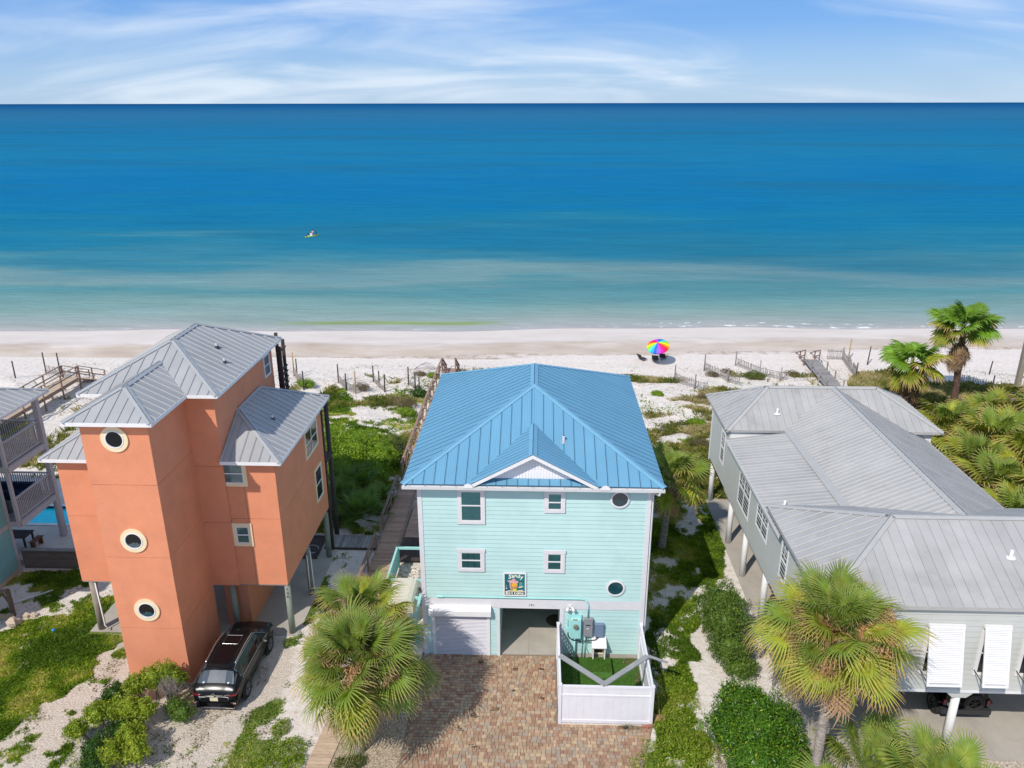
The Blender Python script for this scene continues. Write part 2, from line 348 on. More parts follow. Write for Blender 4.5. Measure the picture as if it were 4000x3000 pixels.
def masks(X,Y):
    """green cover, dry brown cover, gravel (all 0..1) at ground points"""
    n=fbm(X,Y,2.2); n2=fbm(X+50,Y+9,.9,3); n3=fbm(X-31,Y+77,5,3)
    g=np.zeros_like(X); d=np.zeros_like(X); gr=np.zeros_like(X)
    wob=(n-.5)*1.6
    def P_(poly,amp=.9): return pip(poly,X+(fbm(X+5,Y,1.1,3)-.5)*amp*2,Y+(fbm(X,Y+5,1.1,3)-.5)*amp*2)
    ss=lambda v,a,b:np.clip((v-a)/(b-a),0,1)
    g=np.where(P_(LAWN_L,.8),np.clip(.85+(n2-.42)*2.0,0,1),g)
    g=np.where(P_(BEHIND,.4),np.maximum(g,.8*ss(n2,.3,.5)),g)
    g=np.where(P_(STRIP,.6),np.maximum(g,ss(n*.55+n2*.45,.33,.50)*np.where(pip(STRIP_DIM,X,Y),.5,1.)),g)
    g=np.where(P_(LAWN_C,.6),np.maximum(g,ss(n2,.22,.42)*.95),g)
    g=np.where(P_(L_BACK,.5),np.maximum(g,.75*ss(n2,.42,.55)),g)
    g=np.where(P_(R_DUNE,.8),np.maximum(g,.9*ss(n,.24,.40)),g)
    # straggling vine and dune plants between the houses and the beach
    dune=(Y>40)&(Y<67.5)
    left=(X<-19)
    dd=ss(n2*.45+n3*.55,.50,.60)*ss(67.5-Y,0,4)
    g=np.where(dune&left,np.maximum(g,.75*dd*ss(64-Y,0,5)),g)
    mid=(X>-17)&(X<26)
    g=np.where(dune&mid,np.maximum(g,.42*ss(n2*.5+n3*.5,.52,.62)*ss(67.5-Y,0,3)),g)
    d=np.where(dune&mid,.9*ss(fbm(X*.55+90,Y*1.3,3.2,4),.53,.64)*ss(68-Y,0,3),d)
    d=np.where(dune&left,.4*ss(n3,.55,.7),d)
    d=np.where(Y>67.3,d*0,d)
    # gravel and shell drives on the near left, weeds straggling through
    drive=pip([(-22,20),(-21,24.5),(-20,27.5),(-18.9,28.8),(-14.4,29),(-11,29.2),(-10.4,27),(-10.6,24.2),(-9.9,20)],X,Y)
    gr=np.where(drive,.75+.25*n,gr); 
    nearL=(X<-8.4)&(X>-28)&(Y<36)&(g<.1)
    g=np.where(nearL&(X<-10.5),np.maximum(g,.45*ss(n2*.6+n*.4,.50,.62)),g)
    g=np.where((X>-11.4)&(X<-8.9)&(Y<36.5),np.maximum(g,.7*ss(n2*.5+n*.5,.47,.56)),g)
    d=np.where(nearL,np.maximum(d,.5*ss(fbm(X+17,Y-40,1.3,3),.5,.62)),d)
    return g,d,gr
def gz(x,y):
    x=np.asarray(x,float);y=np.asarray(y,float)
    t=np.clip((y-42)/10,0,1)*np.clip((69.5-y)/6,0,1)
    return t*((fbm(x,y,4.5,4)-.5)*.9+.12)
def shore(x): return 80.9+.045*x+.5*math.sin(x*.11)+.25*math.sin(x*.31+1)
def grid(name,xs,ys,zf,m,attr=True,smooth=True):
    X,Y=np.meshgrid(xs,ys); Z=zf(X,Y); nx=len(xs);ny=len(ys)
    me=bpy.data.meshes.new(name); vs=np.stack([X,Y,Z],-1).reshape(-1,3)
    i=np.arange(nx*ny).reshape(ny,nx); q=np.stack([i[:-1,:-1],i[:-1,1:],i[1:,1:],i[1:,:-1]],-1).reshape(-1,4)
    me.vertices.add(len(vs)); me.vertices.foreach_set('co',vs.ravel()); me.loops.add(q.size); me.loops.foreach_set('vertex_index',q.ravel().astype(np.int32))
    me.polygons.add(len(q)); me.polygons.foreach_set('loop_start',np.arange(0,q.size,4,dtype=np.int32)); me.polygons.foreach_set('loop_total',np.full(len(q),4,np.int32))
    me.update(calc_edges=True); me.polygons.foreach_set('use_smooth',[smooth]*len(q)); me.materials.append(m)
    if attr:
        g,d,gr=masks(X.ravel(),Y.ravel()); a=me.color_attributes.new('cover','FLOAT_COLOR','POINT'); c=np.stack([g,d,gr,np.ones_like(g)],-1).astype(np.float32); a.data.foreach_set('color',c.ravel())
    o=bpy.data.objects.new(name,me); col.objects.link(o); o['kind']='structure'; return o
# ground material
gm=bpy.data.materials.new('sandy_ground'); gm.use_nodes=True; nt=gm.node_tree; b=nt.nodes['Principled BSDF']; b.inputs['Roughness'].default_value=.95; b.inputs['Specular IOR Level'].default_value=.15
at=N(nt,'ShaderNodeAttribute',attribute_name='cover'); sp=N(nt,'ShaderNodeSeparateColor'); L(nt,at.outputs['Color'],sp.inputs[0])
geo=N(nt,'ShaderNodeNewGeometry')
def noi(sc_,det=5,ro=.6,src=None):
    n=N(nt,'ShaderNodeTexNoise',i_Scale=sc_,i_Detail=det,i_Roughness=ro); L(nt,(src or geo.outputs['Position']),n.inputs['Vector']); return n.outputs[0]
def ramp2(f,stops):
    r=N(nt,'ShaderNodeValToRGB'); el=r.color_ramp.elements
    while len(el)<len(stops): el.new(.5)
    for e,(p,c) in zip(el,stops): e.position=p;e.color=c
    L(nt,f,r.inputs[0]); return r.outputs[0]
def mixc(f,a,b_):
    m=N(nt,'ShaderNodeMixRGB')
    if isinstance(f,float): m.inputs[0].default_value=f
    else: L(nt,f,m.inputs[0])
    for i,s in ((1,a),(2,b_)):
        if isinstance(s,tuple): m.inputs[i].default_value=s
        else: L(nt,s,m.inputs[i])
    return m.outputs[0]
def mth(op,a,b_=None,cl=False):
    m=N(nt,'ShaderNodeMath',operation=op,use_clamp=cl)
    for i,s in ((0,a),(1,b_)):
        if s is None: continue
        if isinstance(s,(int,float)): m.inputs[i].default_value=s
        else: L(nt,s,m.inputs[i])
    return m.outputs[0]
def mrange(v,a,b_,c=0,d=1,sm=True):
    m=N(nt,'ShaderNodeMapRange'); m.interpolation_type='SMOOTHSTEP' if sm else 'LINEAR'
    L(nt,v,m.inputs['Value']); m.inputs['From Min'].default_value=a;m.inputs['From Max'].default_value=b_;m.inputs['To Min'].default_value=c;m.inputs['To Max'].default_value=d; return m.outputs[0]
sand=ramp2(noi(3.0,7,.7),[(.30,(.50,.41,.33,1)),(.42,(.69,.61,.54,1)),(.62,(.79,.725,.67,1))])
grav=ramp2(noi(16,5,.75),[(.34,(.24,.19,.14,1)),(.46,(.50,.42,.335,1)),(.58,(.68,.60,.51,1)),(.75,(.78,.72,.65,1))])
green=ramp2(noi(6,5,.7),[(.3,(.06,.10,.018,1)),(.5,(.13,.18,.03,1)),(.7,(.26,.27,.08,1))])
dry=ramp2(noi(9,5,.7),[(.3,(.10,.075,.04,1)),(.55,(.22,.16,.09,1)),(.75,(.36,.29,.2,1))])
fn=noi(5.5,6,.75); fn2=noi(11,5,.75)
c=mixc(sp.outputs[2],sand,grav)
# thresholds: cover value against fine noise so that edges break up
c=mixc(mrange(mth('ADD',mth('MULTIPLY',sp.outputs[1],.55),mth('MULTIPLY',fn2,.8)),.66,.8),c,dry)
c=mixc(mrange(mth('ADD',mth('MULTIPLY',sp.outputs[0],.62),mth('MULTIPLY',fn,.8)),.64,.80),c,green)
L(nt,c,b.inputs['Base Color'])
bp=N(nt,'ShaderNodeBump',i_Strength=.55,i_Distance=.18); L(nt,mth('ADD',noi(2.6,8,.75),mth('MULTIPLY',noi(9,3,.6),.3)),bp.inputs['Height']); L(nt,bp.outputs[0],b.inputs['Normal'])
grid('sandy_ground',np.arange(-60,60.01,.24),np.arange(12,70.01,.24),gz,gm)
# terrain far around and behind the camera
M('far_sand',(.55,.50,.45,1),rough=.95,var=.15,vscale=.05)
MB().box(-900,900,-900,12.2,-.6,-.02).build('terrain',MATS['far_sand'],kind='structure')
MB().box(-900,-59.8,12.2,70,-.6,-.02).build('terrain',MATS['far_sand'],kind='structure')
MB().box(59.8,900,12.2,70,-.6,-.02).build('terrain',MATS['far_sand'],kind='structure')
# beach
bm_=bpy.data.materials.new('beach_sand'); bm_.use_nodes=True; nt=bm_.node_tree; b=nt.nodes['Principled BSDF']; b.inputs['Specular IOR Level'].default_value=.2
geo=N(nt,'ShaderNodeNewGeometry'); sx=N(nt,'ShaderNodeSeparateXYZ'); L(nt,geo.outputs['Position'],sx.inputs[0])
mp=N(nt,'ShaderNodeMapping'); mp.inputs['Scale'].default_value=(.055,.30,1); L(nt,geo.outputs['Position'],mp.inputs[0])
mp2=N(nt,'ShaderNodeMapping'); mp2.inputs['Scale'].default_value=(.16,.5,1); L(nt,geo.outputs['Position'],mp2.inputs[0])
big=noi(1,5,.55,mp.outputs[0]); med=noi(1,6,.6,mp2.outputs[0]); fine=noi(3,7,.75)
yy=mth('ADD',sx.outputs[1],mth('ADD',mth('MULTIPLY',sx.outputs[0],-.055),mth('MULTIPLY',mth('ADD',big,-.5),6.)))
drys=ramp2(fine,[(.3,(.60,.52,.465,1)),(.5,(.69,.615,.565,1)),(.7,(.76,.69,.64,1))])
wets=ramp2(med,[(.3,(.46,.365,.29,1)),(.55,(.57,.48,.41,1)),(.75,(.68,.60,.54,1))])
f=mrange(yy,71.3,71.9); tan_=mixc(f,drys,wets)
f2=mrange(mth('ADD',yy,mth('MULTIPLY',mth('ADD',med,-.5),4)),74.2,77.2); smooth_=ramp2(med,[(.3,(.62,.54,.48,1)),(.7,(.71,.64,.59,1))])
c=mixc(f2,tan_,smooth_)
wr=mth('MULTIPLY',mth('MULTIPLY',mrange(yy,71.35,71.6),mrange(yy,71.7,72.1,1,0)),mrange(noi(1.1,5,.7),.46,.6)); c=mixc(mth('MULTIPLY',wr,.55),c,(.25,.18,.12,1))
L(nt,c,b.inputs['Base Color']); b.inputs['Roughness'].default_value=.9
bp=N(nt,'ShaderNodeBump',i_Distance=.10); L(nt,mth('MULTIPLY',fine,1.0),bp.inputs['Height']); L(nt,mrange(sx.outputs[1],71,73,.6,.08),bp.inputs['Strength']); L(nt,bp.outputs[0],b.inputs['Normal'])
def bz(X,Y):
    s=80.9+.045*X+.5*np.sin(X*.11)+.25*np.sin(X*.31+1); d=s-Y
    z=np.clip(d*.045,-1.2,.22)-.0
    z=z*np.clip((Y-69.5)/3,0,1)
    z+= .10*np.exp(-((d-6.5)/1.3)**2)*(.5+fbm(X,Y*0,9,3))*np.clip((Y-70)/2,0,1)
    return z+np.where(Y<69.8,-.05,0)
grid('beach',np.concatenate([np.arange(-300,-70,8),np.arange(-70,75,.5),np.arange(75,301,8)]),np.arange(69.4,110,.35),bz,bm_,attr=False)
# sea
sm_=bpy.data.materials.new('sea_water'); sm_.use_nodes=True; nt=sm_.node_tree; b=nt.nodes['Principled BSDF']
geo=N(nt,'ShaderNodeNewGeometry'); sx=N(nt,'ShaderNodeSeparateXYZ'); L(nt,geo.outputs['Position'],sx.inputs[0])
mp=N(nt,'ShaderNodeMapping'); mp.inputs['Scale'].default_value=(.016,.05,1); mp.inputs['Rotation'].default_value=(0,0,.05); L(nt,geo.outputs['Position'],mp.inputs[0])
mp2=N(nt,'ShaderNodeMapping'); mp2.inputs['Scale'].default_value=(.0035,.012,1); L(nt,geo.outputs['Position'],mp2.inputs[0])
mp3=N(nt,'ShaderNodeMapping'); mp3.inputs['Scale'].default_value=(.05,.35,1); L(nt,geo.outputs['Position'],mp3.inputs[0])
b1=noi(1,4,.5,mp.outputs[0]); b2=noi(1,4,.55,mp2.outputs[0]); b3=noi(1,3,.5,mp3.outputs[0])
s1=N(nt,'ShaderNodeMath',operation='SINE'); L(nt,mth('MULTIPLY',sx.outputs[0],.11),s1.inputs[0])
s2=N(nt,'ShaderNodeMath',operation='SINE'); L(nt,mth('ADD',mth('MULTIPLY',sx.outputs[0],.31),1.0),s2.inputs[0])
d=mth('SUBTRACT',sx.outputs[1],mth('ADD',mth('ADD',80.9,mth('MULTIPLY',sx.outputs[0],.045)),mth('ADD',mth('MULTIPLY',s1.outputs[0],.5),mth('MULTIPLY',s2.outputs[0],.25))))
d=mth('MAXIMUM',d,0.01)
dn=mth('MULTIPLY',d,mth('ADD',1,mth('MULTIPLY',mth('ADD',b1,-.5),1.9)))
lg=N(nt,'ShaderNodeMath',operation='LOGARITHM'); lg.inputs[1].default_value=10; L(nt,mth('ADD',dn,1),lg.inputs[0])
t=mth('DIVIDE',lg.outputs[0],4.3)
def tp(dist): return math.log10(dist+1)/4.3
SEA=[(tp(0),(.44,.41,.41,1)),(tp(1.4),(.38,.39,.375,1)),(tp(4),(.28,.35,.335,1)),(tp(8),(.21,.325,.31,1)),(tp(14),(.14,.28,.285,1)),(tp(19),(.09,.245,.27,1)),(tp(24),(.17,.29,.30,1)),(tp(30),(.135,.265,.29,1)),(tp(38),(.06,.22,.28,1)),(tp(52),(.02,.182,.285,1)),(tp(90),(.010,.165,.30,1)),(tp(160),(.008,.155,.33,1)),(tp(330),(.014,.172,.32,1)),(tp(600),(.012,.152,.305,1)),(tp(1700),(.028,.145,.28,1)),(tp(5000),(.010,.095,.245,1)),(tp(18000),(.006,.065,.185,1))]
c=ramp2(t,SEA)
# dark and pale drifting patches (weed beds, sand bars)
c=mixc(mth('MULTIPLY',mrange(b2,.47,.66),.5),c,(.02,.13,.21,1))
gb=N(nt,'ShaderNodeMath',operation='MULTIPLY'); # yellowish weed line just off the beach
L(nt,mrange(d,2.2,3.0),gb.inputs[0]); L(nt,mrange(d,3.2,4.6,1,0),gb.inputs[1])
wx=mth('MULTIPLY',mrange(sx.outputs[0],-32,-22),mrange(sx.outputs[0],-8,-2,1,0))
c=mixc(mth('MULTIPLY',mth('MULTIPLY',gb.outputs[0],wx),.75),c,(.22,.30,.06,1))
mp4=N(nt,'ShaderNodeMapping'); mp4.inputs['Scale'].default_value=(.22,1.5,1); L(nt,geo.outputs['Position'],mp4.inputs[0]); b4=noi(1,4,.6,mp4.outputs[0])
vv=mth('ADD',1,mth('ADD',mth('MULTIPLY',mth('ADD',b3,-.5),.34),mth('MULTIPLY',mth('ADD',b4,-.5),.42))); vs_=N(nt,'ShaderNodeVectorMath',operation='SCALE'); L(nt,c,vs_.inputs[0]); L(nt,vv,vs_.inputs['Scale'])
# foam at the lip of the wave
fo=mth('MULTIPLY',mrange(d,.25,.6),mrange(d,.8,1.3,1,0)); fo=mth('MULTIPLY',fo,mrange(noi(.35,4,.7),.50,.62)); fo=mth('MULTIPLY',fo,mrange(sx.outputs[0],5,20,.25,1))
fo2=mth('MULTIPLY',mth('MULTIPLY',mrange(d,1.6,1.9),mrange(d,2.0,2.5,1,0)),mth('MULTIPLY',mrange(noi(.8,5,.7),.55,.62),mrange(sx.outputs[0],5,14,0,.8)))
c=mixc(mth('ADD',fo,fo2,True),vs_.outputs[0],(.8,.82,.84,1))
L(nt,c,b.inputs['Base Color']); b.inputs['Roughness'].default_value=.45; b.inputs['Specular IOR Level'].default_value=.0; b.inputs['IOR'].default_value=1.33
mpb=N(nt,'ShaderNodeMapping'); mpb.inputs['Scale'].default_value=(.35,.9,1); L(nt,geo.outputs['Position'],mpb.inputs[0])
bp=N(nt,'ShaderNodeBump',i_Strength=.6,i_Distance=.35); L(nt,mth('ADD',noi(1.0,5,.65,mpb.outputs[0]),mth('MULTIPLY',noi(.12,3,.5,mpb.outputs[0]),1.5)),bp.inputs['Height']); L(nt,bp.outputs[0],b.inputs['Normal'])
wat=MB()
xs=[-60000,-6000,-900]+list(np.arange(-160,161,2.0))+[900,6000,60000]
vs=[(x,(shore(x)-1.5 if abs(x)<400 else 70),0.0) for x in xs]+[(x,55000,0.0) for x in xs]; k=len(xs)
wat.add(vs,[(i,i+1,k+i+1,k+i) for i in range(k-1)]); wat.build('sea',sm_,kind='structure',origin=(0,80,0))
# concrete slabs
def slab(name,x0,x1,y0,y1,z0,z1,m=concrete,jx=(),jy=()):
    xs=[x0]+list(jx)+[x1]; ys=[y0]+list(jy)+[y1]; r=None
    mb=MB()
    for i in range(len(xs)-1):
        for j in range(len(ys)-1): mb.box(xs[i]+(.008 if i else 0),xs[i+1],ys[j]+(.008 if j else 0),ys[j+1],z0,z1)
    mb.box(x0+.02,x1-.02,y0+.02,y1-.02,z0,z1-.03)
    return mb.build(name,m,kind='structure')
slab('carport_floor',-20.6,-10.9,29.25,36.6,-.2,.035,jx=(-18.2,-14.4),jy=(33,))
slab('carport_floor',10.35,24,23.0,43,-.2,.03,jx=(13.6,17.2,20.5),jy=(27.2,31.4,35.6,39.4))
slab('concrete_path',-19.75,-17.0,28.2,29.1,-.2,.03)
slab('garage_floor',-4.8,4.5,28.32,41,-.2,.045,jx=(-.3,),jy=(34,))
# coarse shell drive in front of the grey house
gmat=M('shell_gravel',(0,0,0,1),rough=.95,var=.1,vscale=14,ramp=[(.34,(.25,.2,.15,1)),(.48,(.46,.39,.31,1)),(.62,(.62,.55,.46,1)),(.78,(.75,.7,.62,1))],bump=.6,bscale=26)
MB().box(10.4,26,19,22.98,-.2,.02).build('gravel_drive',gmat,kind='structure')
g2=M('tan_gravel',(0,0,0,1),rough=.95,var=.1,vscale=20,ramp=[(.34,(.14,.10,.06,1)),(.48,(.36,.28,.19,1)),(.62,(.52,.43,.32,1)),(.78,(.7,.62,.5,1))],bump=.8,bscale=24)
MB().box(-7.55,-4.95,19.5,26.6,-.2,.02).build('gravel_bed',g2,kind='structure')
# paver driveway
pav=M('paver',(0,0,0,1),rough=.88,spec=.2,attr='tone',ramp=[(0,(.30,.16,.11,1)),(.2,(.38,.235,.155,1)),(.4,(.44,.31,.20,1)),(.6,(.49,.36,.235,1)),(.8,(.36,.29,.225,1)),(1,(.40,.25,.16,1))],var=.18,vscale=3,bump=.3,bscale=50,dirt=.5,dscale=.8,dcol=(.20,.15,.12,1))
joint=M('joint_sand',(.22,.17,.125,1),rough=.95,var=.15,vscale=8)
drv=MB()
DRV=[(-5.0,19.5),(-5.0,28.29),(.93,28.29),(.93,24.25),(4.62,24.25),(4.2,22.8),(3.7,21.4),(3.4,19.5)]
drv.prism([(x,y,-.1) for x,y in DRV],(0,0,.125)); drvo=drv.build('driveway',joint,kind='structure')
shapes={}
def paver_mesh(w_,h_,v):
    k=(w_,h_,v)
    if k not in shapes:
        mb=MB(); mb.tone=((v*0.37+.11)%1); a,b_=w_/2-.006,h_/2-.006; c_=.018
        o=[(-a+c_,-b_),(a-c_,-b_),(a,-b_+c_),(a,b_-c_),(a-c_,b_),(-a+c_,b_),(-a,b_-c_),(-a,-b_+c_)]
        i=[(x*.95,y*.94) for x,y in o]
        mb.add([(x,y,0) for x,y in o]+[(x,y,.018) for x,y in o]+[(x,y,.024) for x,y in i],[(q,(q+1)%8,8+(q+1)%8,8+q) for q in range(8)]+[(8+q,8+(q+1)%8,16+(q+1)%8,16+q) for q in range(8)]+[tuple(range(16,24))])
        shapes[k]=(mb.mesh('paver',pav),mb)
    return shapes[k]
cells=[]
y=28.2;row=0
rr=random.Random(3)
while y>19.6:
    h_=.165; x=-4.97+ (0 if row%2 else .08)
    # patches of lengthwise and crosswise setting
    while x<4.6:
        w_=rr.choice([.165,.165,.225,.225,.11])
        cx=x+w_/2
        if pip(DRV,np.array([x+.01,x+w_-.01]),np.array([y-.08,y-.08])).all(): cells.append((cx,y-h_/2,w_,h_,rr.randrange(12)))
        x+=w_
    y-=h_; row+=1
cells.sort(key=lambda c:c[1])
vis=[c for c in cells if c[1]>21.75]; rest_=[c for c in cells if c[1]<=21.75]
far=MB()
for i,(cx,cy,w_,h_,v) in enumerate(vis):
    me,mb=paver_mesh(w_,h_,v)
    if i<300: o=inst(me,'paver',drvo,(cx,cy,.025+rr.uniform(0,.004)))
    else: rest_.append((cx,cy,w_,h_,v))
for cx,cy,w_,h_,v in rest_:
    me,mb=paver_mesh(w_,h_,v); z=.025+rr.uniform(0,.004); far.add([(p[0]+cx,p[1]+cy,p[2]+z) for p in mb.v],mb.f,mb.t)
far.build('paver_field',pav,drvo,kind='stuff')
# oil-dark stains are worn into a few pavers: small fallen leaf clumps instead lie on them
# ---------------- helpers for houses
def siding(parent,name,O,r,n,length,z0,z1,m,e=.195,holes=(),joined=False):
    """lapped boards on a wall; holes = (a0,a1,z0,z1) spans where no board runs"""
    O,r,n=V(O),V(r).normalized(),V(n).normalized(); z=z0; J=MB()
    while z<z1-.02:
        zt=min(z+e,z1); segs=[(0,length)]
        for a0,a1,h0,h1 in holes:
            if h0<zt-.01 and h1>z+.01:
                ns=[]
                for a,b in segs:
                    if a1<=a or a0>=b: ns.append((a,b))
                    else:
                        if a0>a+.02: ns.append((a,a0))
                        if a1<b-.02: ns.append((a1,b))
                segs=ns
        for a,b in segs:
            mb=J if joined else MB()
            p=O+r*a; p.z=0
            A=lambda d,h:p+n*d+V((0,0,h))
            mb.prism([A(.0,z),A(.026,z),A(.030,z+.004),A(.010,zt),A(0,zt)],r*(b-a))
            if not joined: mb.build(name,m,parent)
        z=zt
    if joined and J.v: J.build(name,m,parent,kind='stuff')
def X(a,b,c): return V((a,b,c))
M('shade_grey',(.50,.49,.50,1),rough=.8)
# ================= aqua house
TH=thing('aqua_house',(-.13,34.7,0),'tall aqua clapboard house with bright blue metal hip roof beside the brick driveway','house')
x0,x1,yf,yb=-4.86,4.61,28.22,41.0
wl_=MB()
# front wall pieces (backing behind the boards) round the two openings
T=.16
for a,b,z0,z1 in ((x0,-4.5,0,8.2),(-4.5,-1.98,2.5,8.2),(-1.98,-1.55,0,8.2),(-1.55,1.04,2.53,8.2),(1.04,x1,0,8.2)): wl_.box(a,b,yf+.0,yf+T,z0,z1)
wl_.box(x0,x0+T,yf+T,yb,0,8.2); wl_.box(x1-T,x1,yf+T,yb,0,8.2); wl_.box(x0+T,x1-T,yb-T,yb,0,8.2)
wl_.box(-1.75,-1.56,yf+T,yb-T,.04,2.6); wl_.box(1.06,1.22,yf+T,yf+3.6,.04,2.6); wl_.box(x0+T,x1-T,yf+T,yb-T,2.62,2.8)
W_=wl_.build('wall',teal,TH)
siding(W_,'siding_board',(x0,yf,0),(1,0,0),(0,-1,0),x1-x0,2.98,8.19,teal,holes=())
siding(W_,'siding_board',(x0,yf,0),(1,0,0),(0,-1,0),.36,.12,2.46,teal)
siding(W_,'siding_board',(-1.93,yf,0),(1,0,0),(0,-1,0),.26,.12,2.5,teal)
siding(W_,'siding_board',(1.22,yf,0),(1,0,0),(0,-1,0),x1-1.22,.25,2.56,teal)
siding(W_,'side_siding',(x0,yf,0),(0,1,0),(-1,0,0),yb-yf,.2,8.19,teal,joined=True)
siding(W_,'side_siding',(x1,yf,0),(0,1,0),(1,0,0),yb-yf,.2,8.19,teal,joined=True)
mb=MB(); mb.box(x0-.035,x0+.15,yf-.045,yf,0,8.19); mb.box(x0-.035,x0,yf,yf+.12,0,8.19); mb.build('corner_board',trimw,TH)
mb=MB(); mb.box(x1-.15,x1+.035,yf-.045,yf,0,8.19); mb.box(x1,x1+.035,yf,yf+.12,0,8.19); mb.build('corner_board',trimw,TH)
MB().box(x0+.15,x1-.15,yf-.04,yf,2.54,2.975).build('band_board',trimw,TH)
mb=MB(); mb.box(-1.67,-1.55,yf-.04,yf,0,2.535); mb.box(1.04,1.22,yf-.04,yf,0,2.535); mb.build('opening_trim',trimw,TH)
MB().box(1.24,x1-.17,yf-.035,yf,0,.24).build('footing',concrete,TH)
# roll shutter
rs=MB(); rs.box(-4.5,-4.36,yf-.05,yf+.0,0,2.26); rs.box(-2.12,-1.98,yf-.05,yf,0,2.26); RS=rs.build('roller_door',white,TH)
slm=M('shutter_slat_white',(.64,.62,.66,1),rough=.45,var=.03)
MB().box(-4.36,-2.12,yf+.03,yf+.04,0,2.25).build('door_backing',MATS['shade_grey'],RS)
z=.02
while z<2.24:
    mb=MB(); mb.prism([X(-4.36,yf+.03,z),X(-4.36,yf-.008,z+.004),X(-4.36,yf-.022,z+.03),X(-4.36,yf-.004,z+.058),X(-4.36,yf+.03,z+.06)],(2.24,0,0)); mb.build('slat',slm,RS); z+=.072
mb=MB(); mb.prism([X(-4.6,yf-.3,2.25),X(-4.6,yf-.045,2.25),X(-4.6,yf-.045,2.66),X(-4.6,yf-.16,2.66),X(-4.6,yf-.3,2.50)],(2.68,0,0)); mb.build('shutter_box',white,RS)
# windows
ltw=dict(tm=trimw,sm=white,pm=clear,lm=shutter)
window(TH,(-3.12,yf-.03,6.78),(1,0,0),(0,-1,0),.86,1.38,trim=.14,lou=1,mid=.52,**ltw)
window(TH,(.44,yf-.03,7.36),(1,0,0),(0,-1,0),.58,.76,trim=.14,lou=1,mid=.45,**ltw)
window(TH,(-3.17,yf-.03,4.50),(1,0,0),(0,-1,0),.86,.80,trim=.14,lou=3,mid=.5,head=.03,**ltw)
window(TH,(.46,yf-.03,4.50),(1,0,0),(0,-1,0),.60,.80,trim=.14,lou=1,mid=.5,head=.03,**ltw)
tealglass=M('teal_glass',(.004,.05,.065,1),rough=.08,spec=.8,var=.5,vscale=5)
for z in (7.88,3.66): round_window(TH,(3.37,yf-.03,z),(0,-1,0),.33,.035,trimw,white,tealglass if z<5 else M('dark_glass_blue',(.008,.03,.045,1),rough=.08,spec=.8,var=.6,vscale=7))
# roof
ex0,ex1,ey0,ey1,ez=-5.42,5.08,27.80,41.2,8.62; sl=.459; hw=(ex1-ex0)/2; xc=(ex0+ex1)/2; rz_=ez+hw*sl
A_,B_,C_,D_=X(ex0,ey0,ez),X(ex1,ey0,ez),X(ex1,ey1,ez),X(ex0,ey1,ez); R1=X(xc,ey0+hw,rz_); R2=X(xc,ey1-hw,rz_)
rb_=MB(); rb_.prism([A_,B_,R1],(0,0,-.06)); rb_.prism([C_,D_,R2],(0,0,-.06)); rb_.prism([B_,C_,R2,R1],(0,0,-.06)); rb_.prism([D_,A_,R1,R2],(0,0,-.06))
RF=rb_.build('roof',blueseam,TH)
# gable dormer valley points (gable ridge z 10.02, from y 27.75 to 30.85)
gz_=10.02; gy=27.72; gl=X(-2.82,27.80,ez+.01); grt=X(2.52,27.80,ez+.01); gv=X(xc,ey0+(gz_-ez)/sl,gz_); ga=X(xc,gy,gz_)
n_f=roof_face(RF,[A_,gl,gv,R1],(1,0,0),bluem,w=.43,minor=3,mh=.008,rib=.018,rw=.02,gap=.03)
roof_face(RF,[grt,B_,R1,gv],(1,0,0),bluem,w=.43,minor=3,mh=.008,rib=.018,rw=.02,gap=.03)
# narrow strip of front slope below the gable face
yg=28.12; zg=ez+(yg-ey0)*sl
roof_face(RF,[gl,grt,X(2.52,yg,zg),X(-2.82,yg,zg)],(1,0,0),bluem,w=.43,minor=3,mh=.008,rib=.018,rw=.02,gap=.03,start=.1)
n_r=roof_face(RF,[B_,C_,R2,R1],(0,1,0),bluem,w=.45,minor=1,rib=.028,rw=.025,mh=.02,gap=.03)
n_l=roof_face(RF,[D_,A_,R1,R2],(0,1,0),bluem,w=.45,minor=1,rib=.028,rw=.025,mh=.02,gap=.03)
n_b=roof_face(RF,[C_,D_,R2],(1,0,0),bluem,w=.43)
g0=X(-2.74,gy,ez+.02); g1=X(2.44,gy,ez+.02)
n_gl=roof_face(RF,[g0,ga,gv,gl],(0,1,0),bluem,w=.28,rib=.015,rw=.02); n_gr=roof_face(RF,[g1,grt,gv,ga],(0,1,0),bluem,w=.28,rib=.015,rw=.02)
cap(RF,A_,R1,n_f,n_l,bluecap,.15,.035); cap(RF,B_,R1,n_f,n_r,bluecap,.15,.035); cap(RF,R1,R2,n_l,n_r,bluecap,.17,.036); cap(RF,C_,R2,n_b,n_r,bluecap,.15,.035); cap(RF,D_,R2,n_b,n_l,bluecap,.15,.035)
cap(RF,ga,gv,n_gl,n_gr,bluecap,.17,.036)
# gable face with scallop shingles
gw=MB(); zt=gz_-.10
gw.prism([X(-2.3,yg,zg-.02),X(2.0,yg,zg-.02),X(xc,yg,zt)],(0,.06,0)); GF=gw.build('gable',white,TH)
scw=M('white_shingle',S(238,235,238,.97),rough=.6,var=.03)
r_=0; z=zg+.02
while z<zt-.26:
    half=(zt-z-.16)/(zt-zg)*2.15-.08; x=xc-half+(.06 if r_%2 else 0)
    while x<xc+half-.12:
        pts=[X(x+.008,yg-.012,z+.15)]+[X(x+.06-.052*math.cos(t),yg-.02,z+.05-.045*math.sin(t)) for t in (0,.6,1.57,2.54,3.14)]+[X(x+.112,yg-.012,z+.15)]
        MB().prism(pts,(0,.012,0)).build('shingle',scw,GF); x+=.12
    z+=.10; r_+=1
mb=MB()
for a,b in ((g0,ga),(g1,ga)):
    mb.prism([a+X(0,0,-.02),b+X(0,0,-.02),b+X(0,0,-.17),a+X(0,0,-.17)],(0,.03,0))
